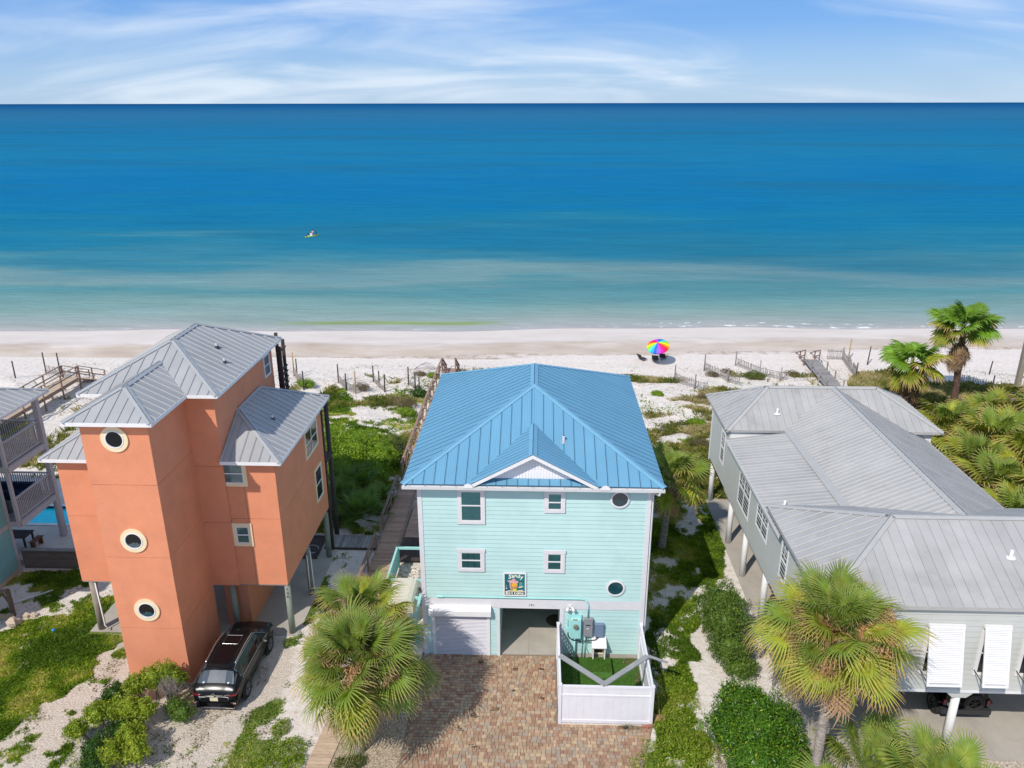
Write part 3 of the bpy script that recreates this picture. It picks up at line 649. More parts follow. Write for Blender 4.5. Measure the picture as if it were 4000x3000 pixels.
mb.build('rake_board',white,TH)
MB().prism([g0+X(.1,.03,-.12),g1+X(-.1,.03,-.12),ga+X(0,.03,-.2)],(0,.6,0)) if 0 else None
# soffit, fascia and gutters
MB().box(ex0+.02,ex1-.02,ey0+.02,ey1-.02,8.42,8.46).build('soffit',white,TH)
mb=MB(); mb.box(ex0,ex1,ey0-.0,ey0+.03,8.40,8.60); mb.box(ex0,ex0+.03,ey0+.03,ey1,8.40,8.60); mb.box(ex1-.03,ex1,ey0+.03,ey1,8.40,8.60); mb.box(ex0,ex1,ey1-.03,ey1,8.4,8.6); mb.build('fascia',white,TH)
mb=MB(); mb.prism([X(ex0,ey0-.002,8.58),X(ex0,ey0-.002,8.44),X(ex0,ey0-.10,8.44),X(ex0,ey0-.135,8.58),X(ex0,ey0-.125,8.58),X(ex0,ey0-.095,8.452),X(ex0,ey0-.012,8.452),X(ex0,ey0-.012,8.58)],(ex1-ex0,0,0))
GU=mb.build('gutter',white,TH)
for x in (-2.75,2.72):
    mb=MB(); mb.prism([X(x+.2*math.cos(t),ey0-.136,8.55+.2*math.sin(t)) for t in [math.pi*i/12 for i in range(13)]],(0,-.02,0)); mb.build('splash_guard',white,GU)
k=ex0+.3
while k<ex1: MB().box(k,k+.02,ey0-.13,ey0-.004,8.586,8.592).build('gutter_hanger',galvcap,GU); k+=.62
mb=MB(); mb.tube([X(4.9,ey0-.06,8.44),X(4.88,ey0-.02,8.3),X(x1+.1,yf+.06,8.12),X(x1+.1,yf+.06,.3),X(x1+.13,yf-.1,.18)],.045,8); mb.build('downspout',white,TH)
# plumbing vent
def vent(parent,x,y,z,h=.3,m=white,boot=None,slope=None):
    v=MB().cyl((x,y,z-.05),(x,y,z+h),.05,n=12).build('vent_pipe',m,parent)
    MB().cyl((x,y,z-.05),(x,y,z+.09),.13,.06,n=14).build('boot',boot or galvcap,v); MB().cyl((x,y,z+h-.05),(x,y,z+h),.062,n=12).build('collar',m,v)
vent(TH,1.1,29.95,ez+(29.95-ey0)*sl+.02,.26)
# numbers over the carport, sign, electrics
ink=M('black_numerals',(.03,.03,.035,1),rough=.5)
for i,ch in enumerate('191'): text(ch,.17,(-.28+i*.1,yf-.046,2.66),(math.pi/2,0,0),ink,TH,'numeral')
aq=tealtrim
mb=MB(); mb.box(1.42,1.98,yf-.10,yf-.03,1.08,2.3); bd=mb.build('meter_backing',aq,TH)
mb=MB(); mb.box(1.52,1.95,yf-.26,yf-.10,1.2,2.14); o=mb.build('meter_box',aq,TH); MB().cyl(X(1.73,yf-.26,1.83),X(1.73,yf-.35,1.83),.115,.10,20).build('meter',M('meter_glass',(.20,.2,.14,1),rough=.2,spec=.8),o)
MB().box(1.60,1.80,yf-.262,yf-.2,2.142,2.155).build('rust_patch',M('rust',(.35,.12,.04,1),rough=.9,var=.4,vscale=20),o)
mb=MB(); mb.box(2.07,2.45,yf-.2,yf-.03,1.27,2.12); o=mb.build('panel_box',M('grey_enamel',(.27,.27,.29,1),rough=.45,var=.05),TH); MB().box(2.16,2.37,yf-.206,yf-.2,1.83,1.88).build('nameplate',darkmet,o); MB().box(2.2,2.3,yf-.206,yf-.2,1.66,1.70).build('sticker',white,o); MB().box(2.055,2.465,yf-.21,yf-.03,2.12,2.15).build('hood',MATS['grey_enamel'],o)
mb=MB(); mb.box(2.55,2.93,yf-.2,yf-.03,1.27,1.86); o=mb.build('breaker_box',M('blue_grey_enamel',(.17,.23,.34,1),rough=.45,var=.05),TH); MB().box(2.54,2.94,yf-.21,yf-.03,1.86,1.885).build('hood',MATS['blue_grey_enamel'],o)
tube=lambda pts,r,m,name='conduit':MB().tube(pts,r,8).build(name,m,TH,smooth=True)
tube([X(-4.1,yf-.08,3.1),X(1.9,yf-.08,3.1),X(2.08,yf-.08,3.07),X(2.2,yf-.08,2.95),X(2.25,yf-.08,2.8),X(2.25,yf-.09,2.14)],.032,aq)
MB().cyl(X(-4.25,yf-.08,3.1),X(-3.98,yf-.08,3.1),.05,n=10).build('conduit_end',aq,TH)
tube([X(1.7,yf-.17,1.22),X(1.7,yf-.17,0)],.045,aq); tube([X(2.02,yf-.1,1.3),X(2.02,yf-.1,0)],.02,aq); tube([X(2.15,yf-.1,1.3),X(2.15,yf-.1,.03)],.02,aq)
tube([X(1.4,yf-.1,1.42),X(1.42,yf-.13,1.2),X(1.6,yf-.22,1.1),X(1.95,yf-.24,1.06),X(2.35,yf-.22,1.07),X(2.6,yf-.2,1.1),X(2.74,yf-.14,1.28)],.028,darkmet,'cable')
tube([X(2.2,yf-.14,1.28),X(2.2,yf-.2,1.08)],.02,darkmet,'cable'); tube([X(1.08,yf-.06,2.5),X(1.2,yf-.07,2.2),X(1.38,yf-.06,2.0),X(1.40,yf-.07,1.5)],.012,white,'cable')
tube([X(1.5,yf-.045,2.6),X(1.5,yf-.045,1.4)],.012,aq,'cable'); tube([X(2.24,yf-.1,1.08),X(2.2,yf-.09,.8),X(2.24,yf-.08,.5),X(2.34,yf-.08,.3)],.012,aq,'cable')
MB().box(1.34,1.46,yf-.12,yf-.03,1.4,1.62).build('junction_box',aq,TH)
fl=MB(); fl.cyl(X(1.48,yf-.03,2.72),X(1.48,yf-.1,2.72),.06,n=12); o=fl.build('flood_light',white,TH)
for s in (-1,1): MB().tube([X(1.48+.04*s,yf-.1,2.7),X(1.48+.10*s,yf-.17,2.68),X(1.48+.15*s,yf-.28,2.6)],[.03,.055,.08],12).build('lamp_head',white,o,smooth=True)
MB().ell(X(1.48,yf-.16,2.6),(.045,.045,.05)).build('sensor',white,o,smooth=True)
# dog door hood
mb=MB(); mb.box(2.48,2.53,yf-.42,yf-.035,.02,.95); mb.box(2.98,3.03,yf-.42,yf-.035,.02,.95); mb.prism([X(2.44,yf-.5,.88),X(2.44,yf-.035,1.14),X(2.44,yf-.035,1.18),X(2.44,yf-.5,.92)],(.63,0,0)); o=mb.build('dog_door',white,TH)
mb=MB(); mb.box(2.54,2.97,yf-.08,yf-.035,.26,.34); mb.box(2.54,2.58,yf-.08,yf-.035,.34,.88); mb.box(2.93,2.97,yf-.08,yf-.035,.34,.88); mb.build('door_frame',M('cream_frame',(.75,.68,.5,1),rough=.6),o); MB().box(2.58,2.93,yf-.045,yf-.036,.34,.86).build('flap',M('brown_flap',(.07,.045,.02,1),rough=.3,spec=.6,var=.5,vscale=6),o)
# ---- name sign (hangs on the wall)
SG=thing('house_sign',(-.9,yf-.03,3.25),'painted white-framed house name sign showing a sunbather in a pink hat','sign')
bx=-.9
P2=lambda a,b,d=0:X(bx-.43+.86*a,yf-.075-d,3.25+1.03*b)
mb=MB(); mb.box(bx-.49,bx+.49,yf-.085,yf-.03,3.19,3.25); mb.box(bx-.49,bx+.49,yf-.085,yf-.03,4.28,4.34); mb.box(bx-.49,bx-.43,yf-.085,yf-.03,3.25,4.28); mb.box(bx+.43,bx+.49,yf-.085,yf-.03,3.25,4.28); mb.build('frame',white,SG)
sgb=M('sign_sea_paint',(0,0,0,1),ramp=[(.35,(.004,.06,.14,1)),(.65,(.0,.17,.19,1))],var=.1,vscale=1.1,rough=.5)
MB().box(bx-.43,bx+.43,yf-.075,yf-.03,3.25,4.28).build('panel',sgb,SG)
def art(name,pts,c,d=.003):
    MB().prism([P2(a,b,0.001) for a,b in pts],(0,-d,0)).build(name,M('paint_'+name,c,rough=.5,var=.1,vscale=9),SG)
art('caption_strip',[(0,0),(1,0),(1,.16),(0,.16)],(.006,.02,.05,1))
art('sand_bank',[(0,.15),(.2,.21),(.4,.2),(.6,.2),(.85,.24),(1,.15)],(.80,.68,.48,1),.004)
art('island',[(.64,.36),(.8,.41),(.95,.42),(.85,.36),(.72,.34)],(.8,.7,.5,1)); art('islet',[(.0,.30),(.1,.32),(.17,.31),(.1,.29)],(.8,.7,.5,1))
art('palm_trunks',[(.74,.4),(.76,.4),(.775,.62),(.755,.62)],(.45,.5,.5,1)); art('palm_stem',[(.81,.41),(.83,.41),(.85,.62),(.83,.62)],(.45,.5,.5,1)); art('thin_trunk',[(.08,.32),(.1,.32),(.085,.48),(.065,.48)],(.45,.5,.5,1))
art('palm_crown',[(.66,.6),(.74,.68),(.84,.7),(.95,.64),(.9,.6),(.8,.64),(.72,.61)],(.01,.09,.05,1)); art('palm_tuft',[(.01,.47),(.06,.54),(.13,.53),(.18,.46),(.09,.5)],(.01,.09,.05,1))
art('body',[(.27,.55),(.25,.4),(.3,.27),(.36,.2),(.58,.2),(.6,.3),(.64,.45),(.62,.58)],(.48,.25,.12,1),.006)
art('arm',[(.25,.6),(.28,.6),(.29,.4),(.34,.24),(.30,.26),(.245,.42)],(.75,.5,.4,1),.007)
art('top_cloth',[(.34,.56),(.36,.4),(.58,.4),(.64,.56)],(.85,.42,.03,1),.009)
art('swim_skirt',[(.41,.28),(.43,.2),(.58,.19),(.6,.27)],(.62,.75,.02,1),.009)
art('hat_brim',[(.12,.67),(.3,.58),(.5,.57),(.64,.59),(.7,.65),(.5,.68),(.3,.69)],(.78,.42,.45,1),.011)
art('hat_crown',[(.33,.68),(.38,.76),(.47,.79),(.54,.74),(.57,.68)],(.72,.36,.42,1),.013)
art('hat_bow',[(.5,.68),(.55,.7),(.57,.685),(.52,.665)],(.05,.02,.03,1),.015)
wl2=M('sign_lettering',(.85,.88,.72,1),rough=.5)
for i,(ch,a,b,r) in enumerate(zip('Sandy',(.25,.40,.535,.68,.83),(.80,.85,.865,.84,.80),(.0,.0,0,0,0))): text(ch,.29 if i==0 else .245,P2(a,b-.02,.006),(math.pi/2,0,0),wl2,SG,'letter',font_shear=.15,offs=.004)
for i,ch in enumerate('Bottoms'): text(ch,.19,P2(.10+.133*i,.03,.006),(math.pi/2,0,0),wl2,SG,'letter',offs=.005)
# ================= orange house
OH=thing('orange_house',(-15.8,32.8,0),'orange stucco house on pilings with stair tower, round windows and grey metal roofs','house')
def stucco(name,x0,x1,y0,y1,z0,z1,joints=(),side='y',sjoints=()):
    """wall block whose visible faces are split into panels by recessed control joints"""
    core=MB().box(x0+.02,x1-.02,y0+.02,y1-.02,z0,z1-.005).build(name,orangej,OH)
    xs=lambda c:[x0]+list(c)+[x1]
    zz_=[z0]+[j for j in joints]+[z1]
    for i in range(len(zz_)-1):
        a,b=zz_[i]+(.008 if i else 0),zz_[i+1]-(.008 if i<len(zz_)-2 else 0)
        for k in range(len(sjoints)+1):
            sx_=[x0]+list(sjoints)+[x1]; p,q=sx_[k]+(.006 if k else 0),sx_[k+1]-(.006 if k<len(sjoints) else 0)
            MB().box(p,q,y0,y0+.02,a,b).build('stucco_panel',orange,core)
        MB().box(x1-.02,x1,y0+.02,y1,a,b).build('stucco_panel',orange,core)
        MB().box(x0,x0+.02,y0+.02,y1,a,b).build('stucco_panel',orange,core)
    return core
stucco('stair_tower',-17.05,-14.46,26.07,29.25,0,11.95,joints=(2.75,6.1,9.3))
MB().box(-17.07,-14.44,26.05,29.3,0,.0).build('base_strip',orangej,OH) if 0 else None
stucco('main_block',-18.15,-13.25,29.2,36.4,2.72,11.9,joints=(5.9,8.6))
stucco('right_wing',-14.46,-11.1,29.32,36.45,2.72,8.86,joints=(6.05,),sjoints=(-13.3,-12.5))
stucco('left_wing',-20.5,-17.05,29.32,36.45,2.72,8.86,joints=(6.05,))
MB().box(-20.48,-11.12,29.34,36.43,2.66,2.715).build('underside',M('soffit_grey',(.35,.3,.28,1),rough=.9),OH)
# ground floor storage walls and posts under the house
stucco('storage_room',-14.3,-13.2,29.9,33.0,0,2.66)
def post(x,y,r,z1,m,parent,z0=-.1,name='post',top=None): return MB().cyl((x,y,z0),(x,y,z1),r,r*.9 if top is None else top,14).build(name,m,parent,smooth=True)
np_=post(-11.2,29.5,.15,2.66,postw,OH)
post(-13.75,29.55,.15,2.66,postw,OH); post(-11.15,32.5,.15,2.66,postw,OH); post(-11.15,35.9,.15,2.66,postw,OH); post(-20.15,29.5,.17,2.66,brownpost,OH); post(-20.15,33,.15,2.66,brownpost,OH); post(-17.3,33,.15,2.66,postw,OH); post(-11.3,38.2,.13,8.4,M('dark_post',(.07,.06,.06,1),rough=.9,var=.2),OH); post(-15,36,.15,2.66,postw,OH)
for i,ch in enumerate('120'): text(ch,.17,(-11.19,29.335,2.42-i*.2),(math.pi/2,0,0),ink,OH,'numeral')
tube2=lambda pts,r,m,name:MB().tube(pts,r,8).build(name,m,OH,smooth=True)
tube2([X(-10.98,32.35,2.6),X(-10.95,32.35,.5),X(-10.9,32.4,.05)],.03,white,'drain_pipe'); tube2([X(-11.0,31.9,2.6),X(-11.0,31.9,.8)],.025,white,'drain_pipe'); tube2([X(-19.95,29.35,2.6),X(-19.9,29.35,.3),X(-19.7,29.3,.12)],.03,white,'drain_pipe')
def hiproof(parent,name,x0,x1,y0,y1,z,sl,axis,m,mc,w=.41,rib=.035,sides='FBLR',minor=0,mh=.01,capw=.13,fasc=white,rw=.03,ribm=None,fgap=.024):
    A,B,C,D=X(x0,y0,z),X(x1,y0,z),X(x1,y1,z),X(x0,y1,z)
    h=min(x1-x0,y1-y0)/2
    if axis=='y': R1=X((x0+x1)/2,y0+h,z+h*sl); R2=X((x0+x1)/2,y1-h,z+h*sl)
    else: R1=X(x0+h,(y0+y1)/2,z+h*sl); R2=X(x1-h,(y0+y1)/2,z+h*sl)
    F={}
    if axis=='y': F=dict(F=[A,B,R1],B=[C,D,R2],R=[B,C,R2,R1],L=[D,A,R1,R2])
    else: F=dict(F=[A,B,R2,R1],B=[C,D,R1,R2],R=[B,C,R2],L=[D,A,R1])
    rb=MB()
    for f in F.values(): rb.prism(f,(0,0,-.04))
    R=rb.build(name,greyseam,parent); n={}
    for k,f in F.items(): n[k]=roof_face(R,f,(1,0,0) if k in 'FB' else (0,1,0),m,w=w,rib=(rib*.4 if fgap<.01 and k in 'FB' else rib),minor=minor,mh=mh,rw=(rw if k in 'FB' else rw*1.3),ribm=(ribm if k in 'LR' else None),gap=(fgap if k in 'FB' else .008))
    if axis=='y': hips=((A,R1,'F','L'),(B,R1,'F','R'),(C,R2,'B','R'),(D,R2,'B','L'),(R1,R2,'L','R'))
    else: hips=((A,R1,'F','L'),(B,R2,'F','R'),(C,R2,'B','R'),(D,R1,'B','L'),(R1,R2,'F','B'))
    for p,q,a,b in hips: cap(R,p,q,n[a],n[b],mc,capw,rib+.012)
    mb=MB(); t=.12
    mb.box(x0,x1,y0-.02,y0,z-t,z+.02); mb.box(x0,x1,y1,y1+.02,z-t,z+.02); mb.box(x0-.02,x0,y0,y1,z-t,z+.02); mb.box(x1,x1+.02,y0,y1,z-t,z+.02); mb.box(x0+.01,x1-.01,y0+.01,y1-.01,z-t,z-t+.02)
    mb.build('fascia',fasc,R); return R
rk=dict(m=galv,mc=galvcap,w=.41,rib=.032,ribm=sunlitrib)
hiproof(OH,'roof',-18.57,-12.83,28.65,36.8,12.0,.515,'y',**rk)
# tower roof runs back into the main roof
tx0,tx1,ty,tz=-17.46,-14.11,25.7,12.0; th=(tx1-tx0)/2; A=X(tx0,ty,tz);B=X(tx1,ty,tz);T1=X((tx0+tx1)/2,ty+th,tz+th*.515); ym=28.65; Bb=X(tx1,ym,tz);Ab=X(tx0,ym,tz);T2=X(T1.x,ym+th,T1.z)
rb=MB(); rb.prism([A,B,T1],(0,0,-.04)); rb.prism([B,Bb,T2,T1],(0,0,-.04)); rb.prism([Ab,A,T1,T2],(0,0,-.04)); R=rb.build('roof',greyseam,OH)
nF=roof_face(R,[A,B,T1],(1,0,0),galv,w=.41,rib=.03,rw=.025); nR=roof_face(R,[B,Bb,T2,T1],(0,1,0),galv,w=.41,rib=.035,rw=.04,ribm=sunlitrib,gap=.012); nL=roof_face(R,[Ab,A,T1,T2],(0,1,0),galv,w=.41,rib=.03,rw=.025)
cap(R,A,T1,nF,nL,galvcap,.13,.042); cap(R,B,T1,nF,nR,galvcap,.13,.042); cap(R,T1,T2,nL,nR,galvcap,.15,.042)
mb=MB(); mb.box(tx0,tx1,ty-.02,ty,tz-.13,tz+.02); mb.box(tx1,tx1+.02,ty,ym,tz-.13,tz+.02); mb.box(tx0-.02,tx0,ty,ym,tz-.13,tz+.02); mb.box(tx0+.01,tx1-.01,ty+.01,ym+.6,tz-.13,tz-.11); mb.build('fascia',white,R)
def leanto(xw,xe,y0,y1,z,sl):
    s=1 if xe>xw else -1; d=abs(xe-xw); P=X(xw,y0+d,z+d*sl);Q=X(xw,y1-d,z+d*sl); A=X(xw,y0,z);B=X(xe,y0,z);C=X(xe,y1,z);D=X(xw,y1,z)
    rb=MB(); 
    for f in ([A,B,P],[B,C,Q,P],[C,D,Q]): rb.prism(f,(0,0,-.04))
    R=rb.build('wing_roof',greyseam,OH)
    nF=roof_face(R,[A,B,P],(1,0,0),galv,w=.41,rib=.03,rw=.025); nS=roof_face(R,[B,C,Q,P],(0,1,0),galv,w=.41,rib=.035,rw=.04,ribm=sunlitrib,gap=.012); nB=roof_face(R,[C,D,Q],(1,0,0),galv,w=.41,rib=.03,rw=.025)
    cap(R,B,P,nF,nS,galvcap,.13,.042); cap(R,C,Q,nB,nS,galvcap,.13,.042)
    # flashing along the wall
    mb=MB(); e=X(.12*s,0,0); mb.prism([A+nF*.045,P+nF*.045,P+nF*.045+e,A+nF*.045+e],nF*.012); mb.prism([P+nS*.045,Q+nS*.045,Q+nS*.045+X(.12*s,0,-.12*sl),P+nS*.045+X(.12*s,0,-.12*sl)],nS*.012); mb.build('flashing',galvcap,R)
    mb=MB(); xa,xb=min(xw,xe),max(xw,xe); mb.box(xa,xb,y0-.02,y0,z-.13,z+.02); mb.box(xa,xb,y1,y1+.02,z-.13,z+.02); q=xe if s>0 else xe-.02; mb.box(q,q+.02,y0,y1,z-.13,z+.02); mb.box(xa+.01,xb-.01,y0+.01,y1-.01,z-.13,z-.11); mb.build('fascia',white,R)
leanto(-13.22,-10.67,28.9,36.75,8.95,.55); leanto(-18.18,-20.95,28.9,36.75,8.95,.55)
for z,cl in ((11.22,None),(6.88,M('pale_cloth',(.5,.5,.47,1))),(3.65,M('teal_cloth',(.12,.35,.38,1)))): round_window(OH,(-15.78,26.065,z),(0,-1,0),.33,.16,cream,white,clear,cloth=cl)
tanw=dict(tm=cream,sm=white,pm=clear,lm=blind)
window(OH,(-13.3,29.315,7.78),(1,0,0),(0,-1,0),.84,.9,trim=.15,lou=1,**tanw)
window(OH,(-13.1,29.315,4.85),(1,0,0),(0,-1,0),.56,.82,trim=.15,lou=1,**tanw)
window(OH,(-11.1,33.58,6.92),(0,1,0),(1,0,0),1.9,1.3,trim=.09,cols=2,tm=cream,sm=white,pm=pane)
window(OH,(-11.1,34.6,4.05),(0,1,0),(1,0,0),1.0,1.65,trim=.09,tm=cream,sm=white,pm=pane)
window(OH,(-13.25,35.15,10.5),(0,1,0),(1,0,0),.75,1.0,trim=.05,tm=trimw,sm=white,pm=screen)
window(OH,(-17.62,29.315,7.35),(1,0,0),(0,-1,0),.42,1.3,trim=.14,tm=cream,sm=white,pm=screen)
MB().box(-17.12,-17.055,29.23,29.315,4.6,6.0).build('trim_strip',cream,OH)
for x,y in ((-14.3,32.6),(-13.6,31.6)): vent(OH,x,y,12.0+(-12.83-x)*.515+.03,.22,boot=darkmet)
vent(OH,-11.9,31.9,8.95+(1.23)*.55+.03,.22,boot=darkmet); vent(OH,-18.9,30.1,8.95+(1.2)*.55,.22,boot=darkmet)
# dark stair and balcony frame behind the wing
mb=MB(); 
for z in (5.2,8.3): mb.box(-13.2,-11.05,36.5,37.9,z,z+.12)
mb.build('rear_deck',darkwood,OH)
for (x,y,z0,z1) in ((-11.12,36.6,0,8.4),(-13.15,37.0,8.3,12.2),(-13.15,37.9,8.3,11.6),(-12.9,36.6,8.3,11.6)): MB().box(x-.07,x+.07,y-.07,y+.07,z0,z1).build('deck_post',darkwood,OH)
for z in (9.0,9.3,9.6,9.9,10.2,11.2): MB().box(-13.1,-13.0,36.6,37.9,z,z+.07).build('deck_rail',darkwood,OH)
# ================= grey house
GH=thing('grey_house',(15.5,33,0),'large pale grey house on white pilings with ribbed grey metal roofs','house')
gx=10.35
mb=MB(); mb.box(gx,26,23.3,30,2.95,6.58); mb.box(gx,20.8,30,43,2.8,5.98); mb.box(gx,19.0,38.95,43.0,2.8,6.40); mb.prism([X(14.8,23.3,2.97),X(15.19,23.3,2.60),X(15.69,23.3,2.60),X(16.08,23.3,2.97)],(0,.3,0)); GW=mb.build('wall',greypaint,GH)
gb_=[(3.2+i*.23) for i in range(16)]
siding(GW,'siding_board',(10.4,23.3,0),(1,0,0),(0,-1,0),15.5,2.97,6.5,greypaint,e=.23)
siding(GW,'side_siding',(gx,23.3,0),(0,1,0),(-1,0,0),19.6,2.97,5.9,greypaint,e=.2,joined=True)
siding(GW,'side_siding',(gx,38.9,0),(0,1,0),(-1,0,0),4.08,5.9,6.35,greypaint,e=.2,joined=True)
siding(GW,'side_siding',(gx,23.3,0),(0,1,0),(-1,0,0),6.5,5.9,6.5,greypaint,e=.2,joined=True)
MB().box(10.4,19.0,38.90,38.95,5.95,6.40).build('gable_fill',white,GH)
MB().box(gx-.04,gx+.02,42.9,43.05,2.8,6.4).build('corner_board',white,GH); MB().box(gx-.045,26,23.255,23.3,2.86,2.965).build('skirt_board',white,GH)
mb=MB(); mb.box(19.0,21.2,42.8,43,2.8,3); mb.box(19.0,21.2,39.1,39.3,5.9,6.4); mb.box(20.95,21.2,39.3,43,5.9,6.4); mb.build('porch_beam',greypaint,GH)
for x,y in ((21.0,39.2),(19.6,39.2),(21.0,42.9)): MB().box(x-.15,x+.15,y-.15,y+.15,0,6.0).build('porch_post',white,GH)
for (x,y) in ((10.62,42.9),(10.62,38.0),(10.62,34.8),(10.66,31.3),(10.7,27.6),(15.42,23.45),(14.5,30),(14.5,36),(20.2,23.45),(20,30),(19,36),(19,42.8)): post(x,y,.155,2.9 if y>24 else 2.62,white,GH,z0=0)
rk2=dict(m=galv2,mc=galv2cap,w=.40,rib=.03,capw=.17,fasc=galv2cap,ribm=sunlitrib,fgap=.005)
hiproof(GH,'roof',10.15,21.6,38.8,44.2,6.45,.574,'x',**rk2)
# long middle roof: steep upper slope, shallow lower slope to the left, plain slope to the right
y0m,y1m=26.9,41.5; zr=8.0
rm=MB(); U=[X(16.57,y0m,zr),X(16.57,y1m,zr),X(13.26,38.8,6.45),X(13.26,28.9,6.45)]
F1=[X(13.26,y0m,6.45),X(16.57,y0m,zr),X(16.57,41.5,zr),X(13.26,38.78,6.45)]; F2=[X(10.08,28.6,6.07),X(13.26,28.6,6.45),X(13.26,38.5,6.45),X(10.08,38.5,6.07)]; F3=[X(16.57,y0m,zr),X(20.9,y0m,5.9),X(20.9,40.4,5.9),X(16.57,41.5,zr)]
for f in (F1,F2,F3): rm.prism(f,(0,0,-.05))
MR=rm.build('roof',greyseam,GH)
a1=roof_face(MR,F1,(0,1,0),galv2,w=.31,rib=.038,minor=0,rw=.036,ribm=sunlitrib,gap=.0); a2=roof_face(MR,F2,(0,1,0),galv2,w=.31,rib=.03,minor=0,rw=.028,ribm=sunlitrib,gap=.0); a3=roof_face(MR,F3,(0,1,0),galv2,w=.36,rib=.02)
cap(MR,X(16.57,y0m,zr),X(16.57,41.5,zr),a1,a3,galv2cap,.2,.05)
mb=MB(); mb.prism([X(13.16,28.6,6.50),X(13.5,28.6,6.62),X(13.5,38.8,6.62),X(13.16,38.6,6.50)],(0,0,.012)); mb.build('break_flashing',galv2cap,MR)
MB().box(10.06,10.08,28.6,38.5,5.92,6.08).build('fascia',white,MR)
# front block roof
hiproof(GH,'front_roof',9.95,27,23.1,30.2,6.62,.44,'x',**rk2)
for (x0,w_) in ((13.80,1.12),(15.72,.80),(17.2,1.1)):
    o=window(GH,(x0+.05,23.29,3.75),(1,0,0),(0,-1,0),w_-.1,1.75,trim=.09,tm=white,sm=white,pm=pane)
    # top-hinged louvred shutter propped open
    mb=MB(); top=X(x0-.03,23.2,5.78); dn=X(0,-.62,-2.0).normalized(); Lh=2.2; ww=w_+.1; nn=X(0,-1,.3).normalized()
    dn=X(0,-.55,-2.1).normalized(); nn=dn.cross(X(1,0,0)).normalized(); nn=nn if nn.y<0 else -nn
    for a,b,c_,d_ in ((0,ww,0,.09),(0,ww,Lh-.09,.09),(0,.08,.09,Lh-.18),(ww-.08,.08,.09,Lh-.18)): 
        if a==0 and b==ww: mb.rb(top+X(a,0,0)+dn*c_,X(b,0,0),dn*d_,nn*.05)
        else: mb.rb(top+X(a,0,0)+dn*c_,X(b,0,0),dn*d_,nn*.05)
    SH=mb.build('shutter',white,GH)
    q=.11
    while q<Lh-.12:
        MB().rb(top+X(.08,0,0)+dn*q,X(ww-.16,0,0),dn*.040+nn*.022,nn*.012).build('slat',white,SH); q+=.064
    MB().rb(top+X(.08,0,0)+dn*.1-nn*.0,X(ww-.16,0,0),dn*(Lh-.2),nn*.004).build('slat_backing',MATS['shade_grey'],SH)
    MB().rb(X(x0-.05,23.255,5.72),X(w_+.14,0,0),X(0,0,.12),X(0,-.1,0)).build('shutter_hood',white,SH)
    for xx in (x0-.02,x0+w_+.02): MB().tube([X(xx,23.26,3.9),top+X(xx-top.x,0,0)+dn*(Lh-.15)],.018,6).build('prop_arm',darkmet,SH)
gw_=dict(tm=white,sm=white,pm=screen)
window(GH,(gx,39.6,4.05),(0,1,0),(-1,0,0),.75,1.75,trim=.07,hm=1,**gw_)
window(GH,(gx,34.0,3.75),(0,1,0),(-1,0,0),2.0,1.95,trim=.07,cols=2,hm=1,**gw_)
window(GH,(gx,30.9,4.35),(0,1,0),(-1,0,0),1.7,1.25,trim=.07,cols=2,hm=1,**gw_)
window(GH,(gx,28.0,4.1),(0,1,0),(-1,0,0),.75,1.7,trim=.07,hm=1,**gw_)
def gvent(x,y,z): 
    v=MB().tube([X(x,y,z-.05),X(x,y,z+.08),X(x,y,z+.3)],[.12,.06,.055],12).build('vent_pipe',white,GH,smooth=True); MB().cyl(X(x,y,z-.04),X(x,y,z+.02),.18,.15,14).build('boot',white,v)
gvent(13.05,39.8,6.45+1.0*.574+.03); gvent(10.95,30.9,6.2); gvent(17.2,25.0,6.62+1.9*.44+.03)
# timber lean-to beside the grey house
mb=MB(); mb.box(9.95,10.3,26.6,28.6,.9,1.0); mb.build('side_bench',greywood,GH)
for x,y in ((9.98,26.7),(9.98,28.5)): MB().box(x-.05,x+.05,y-.05,y+.05,0,.9).build('bench_post',greywood,GH)
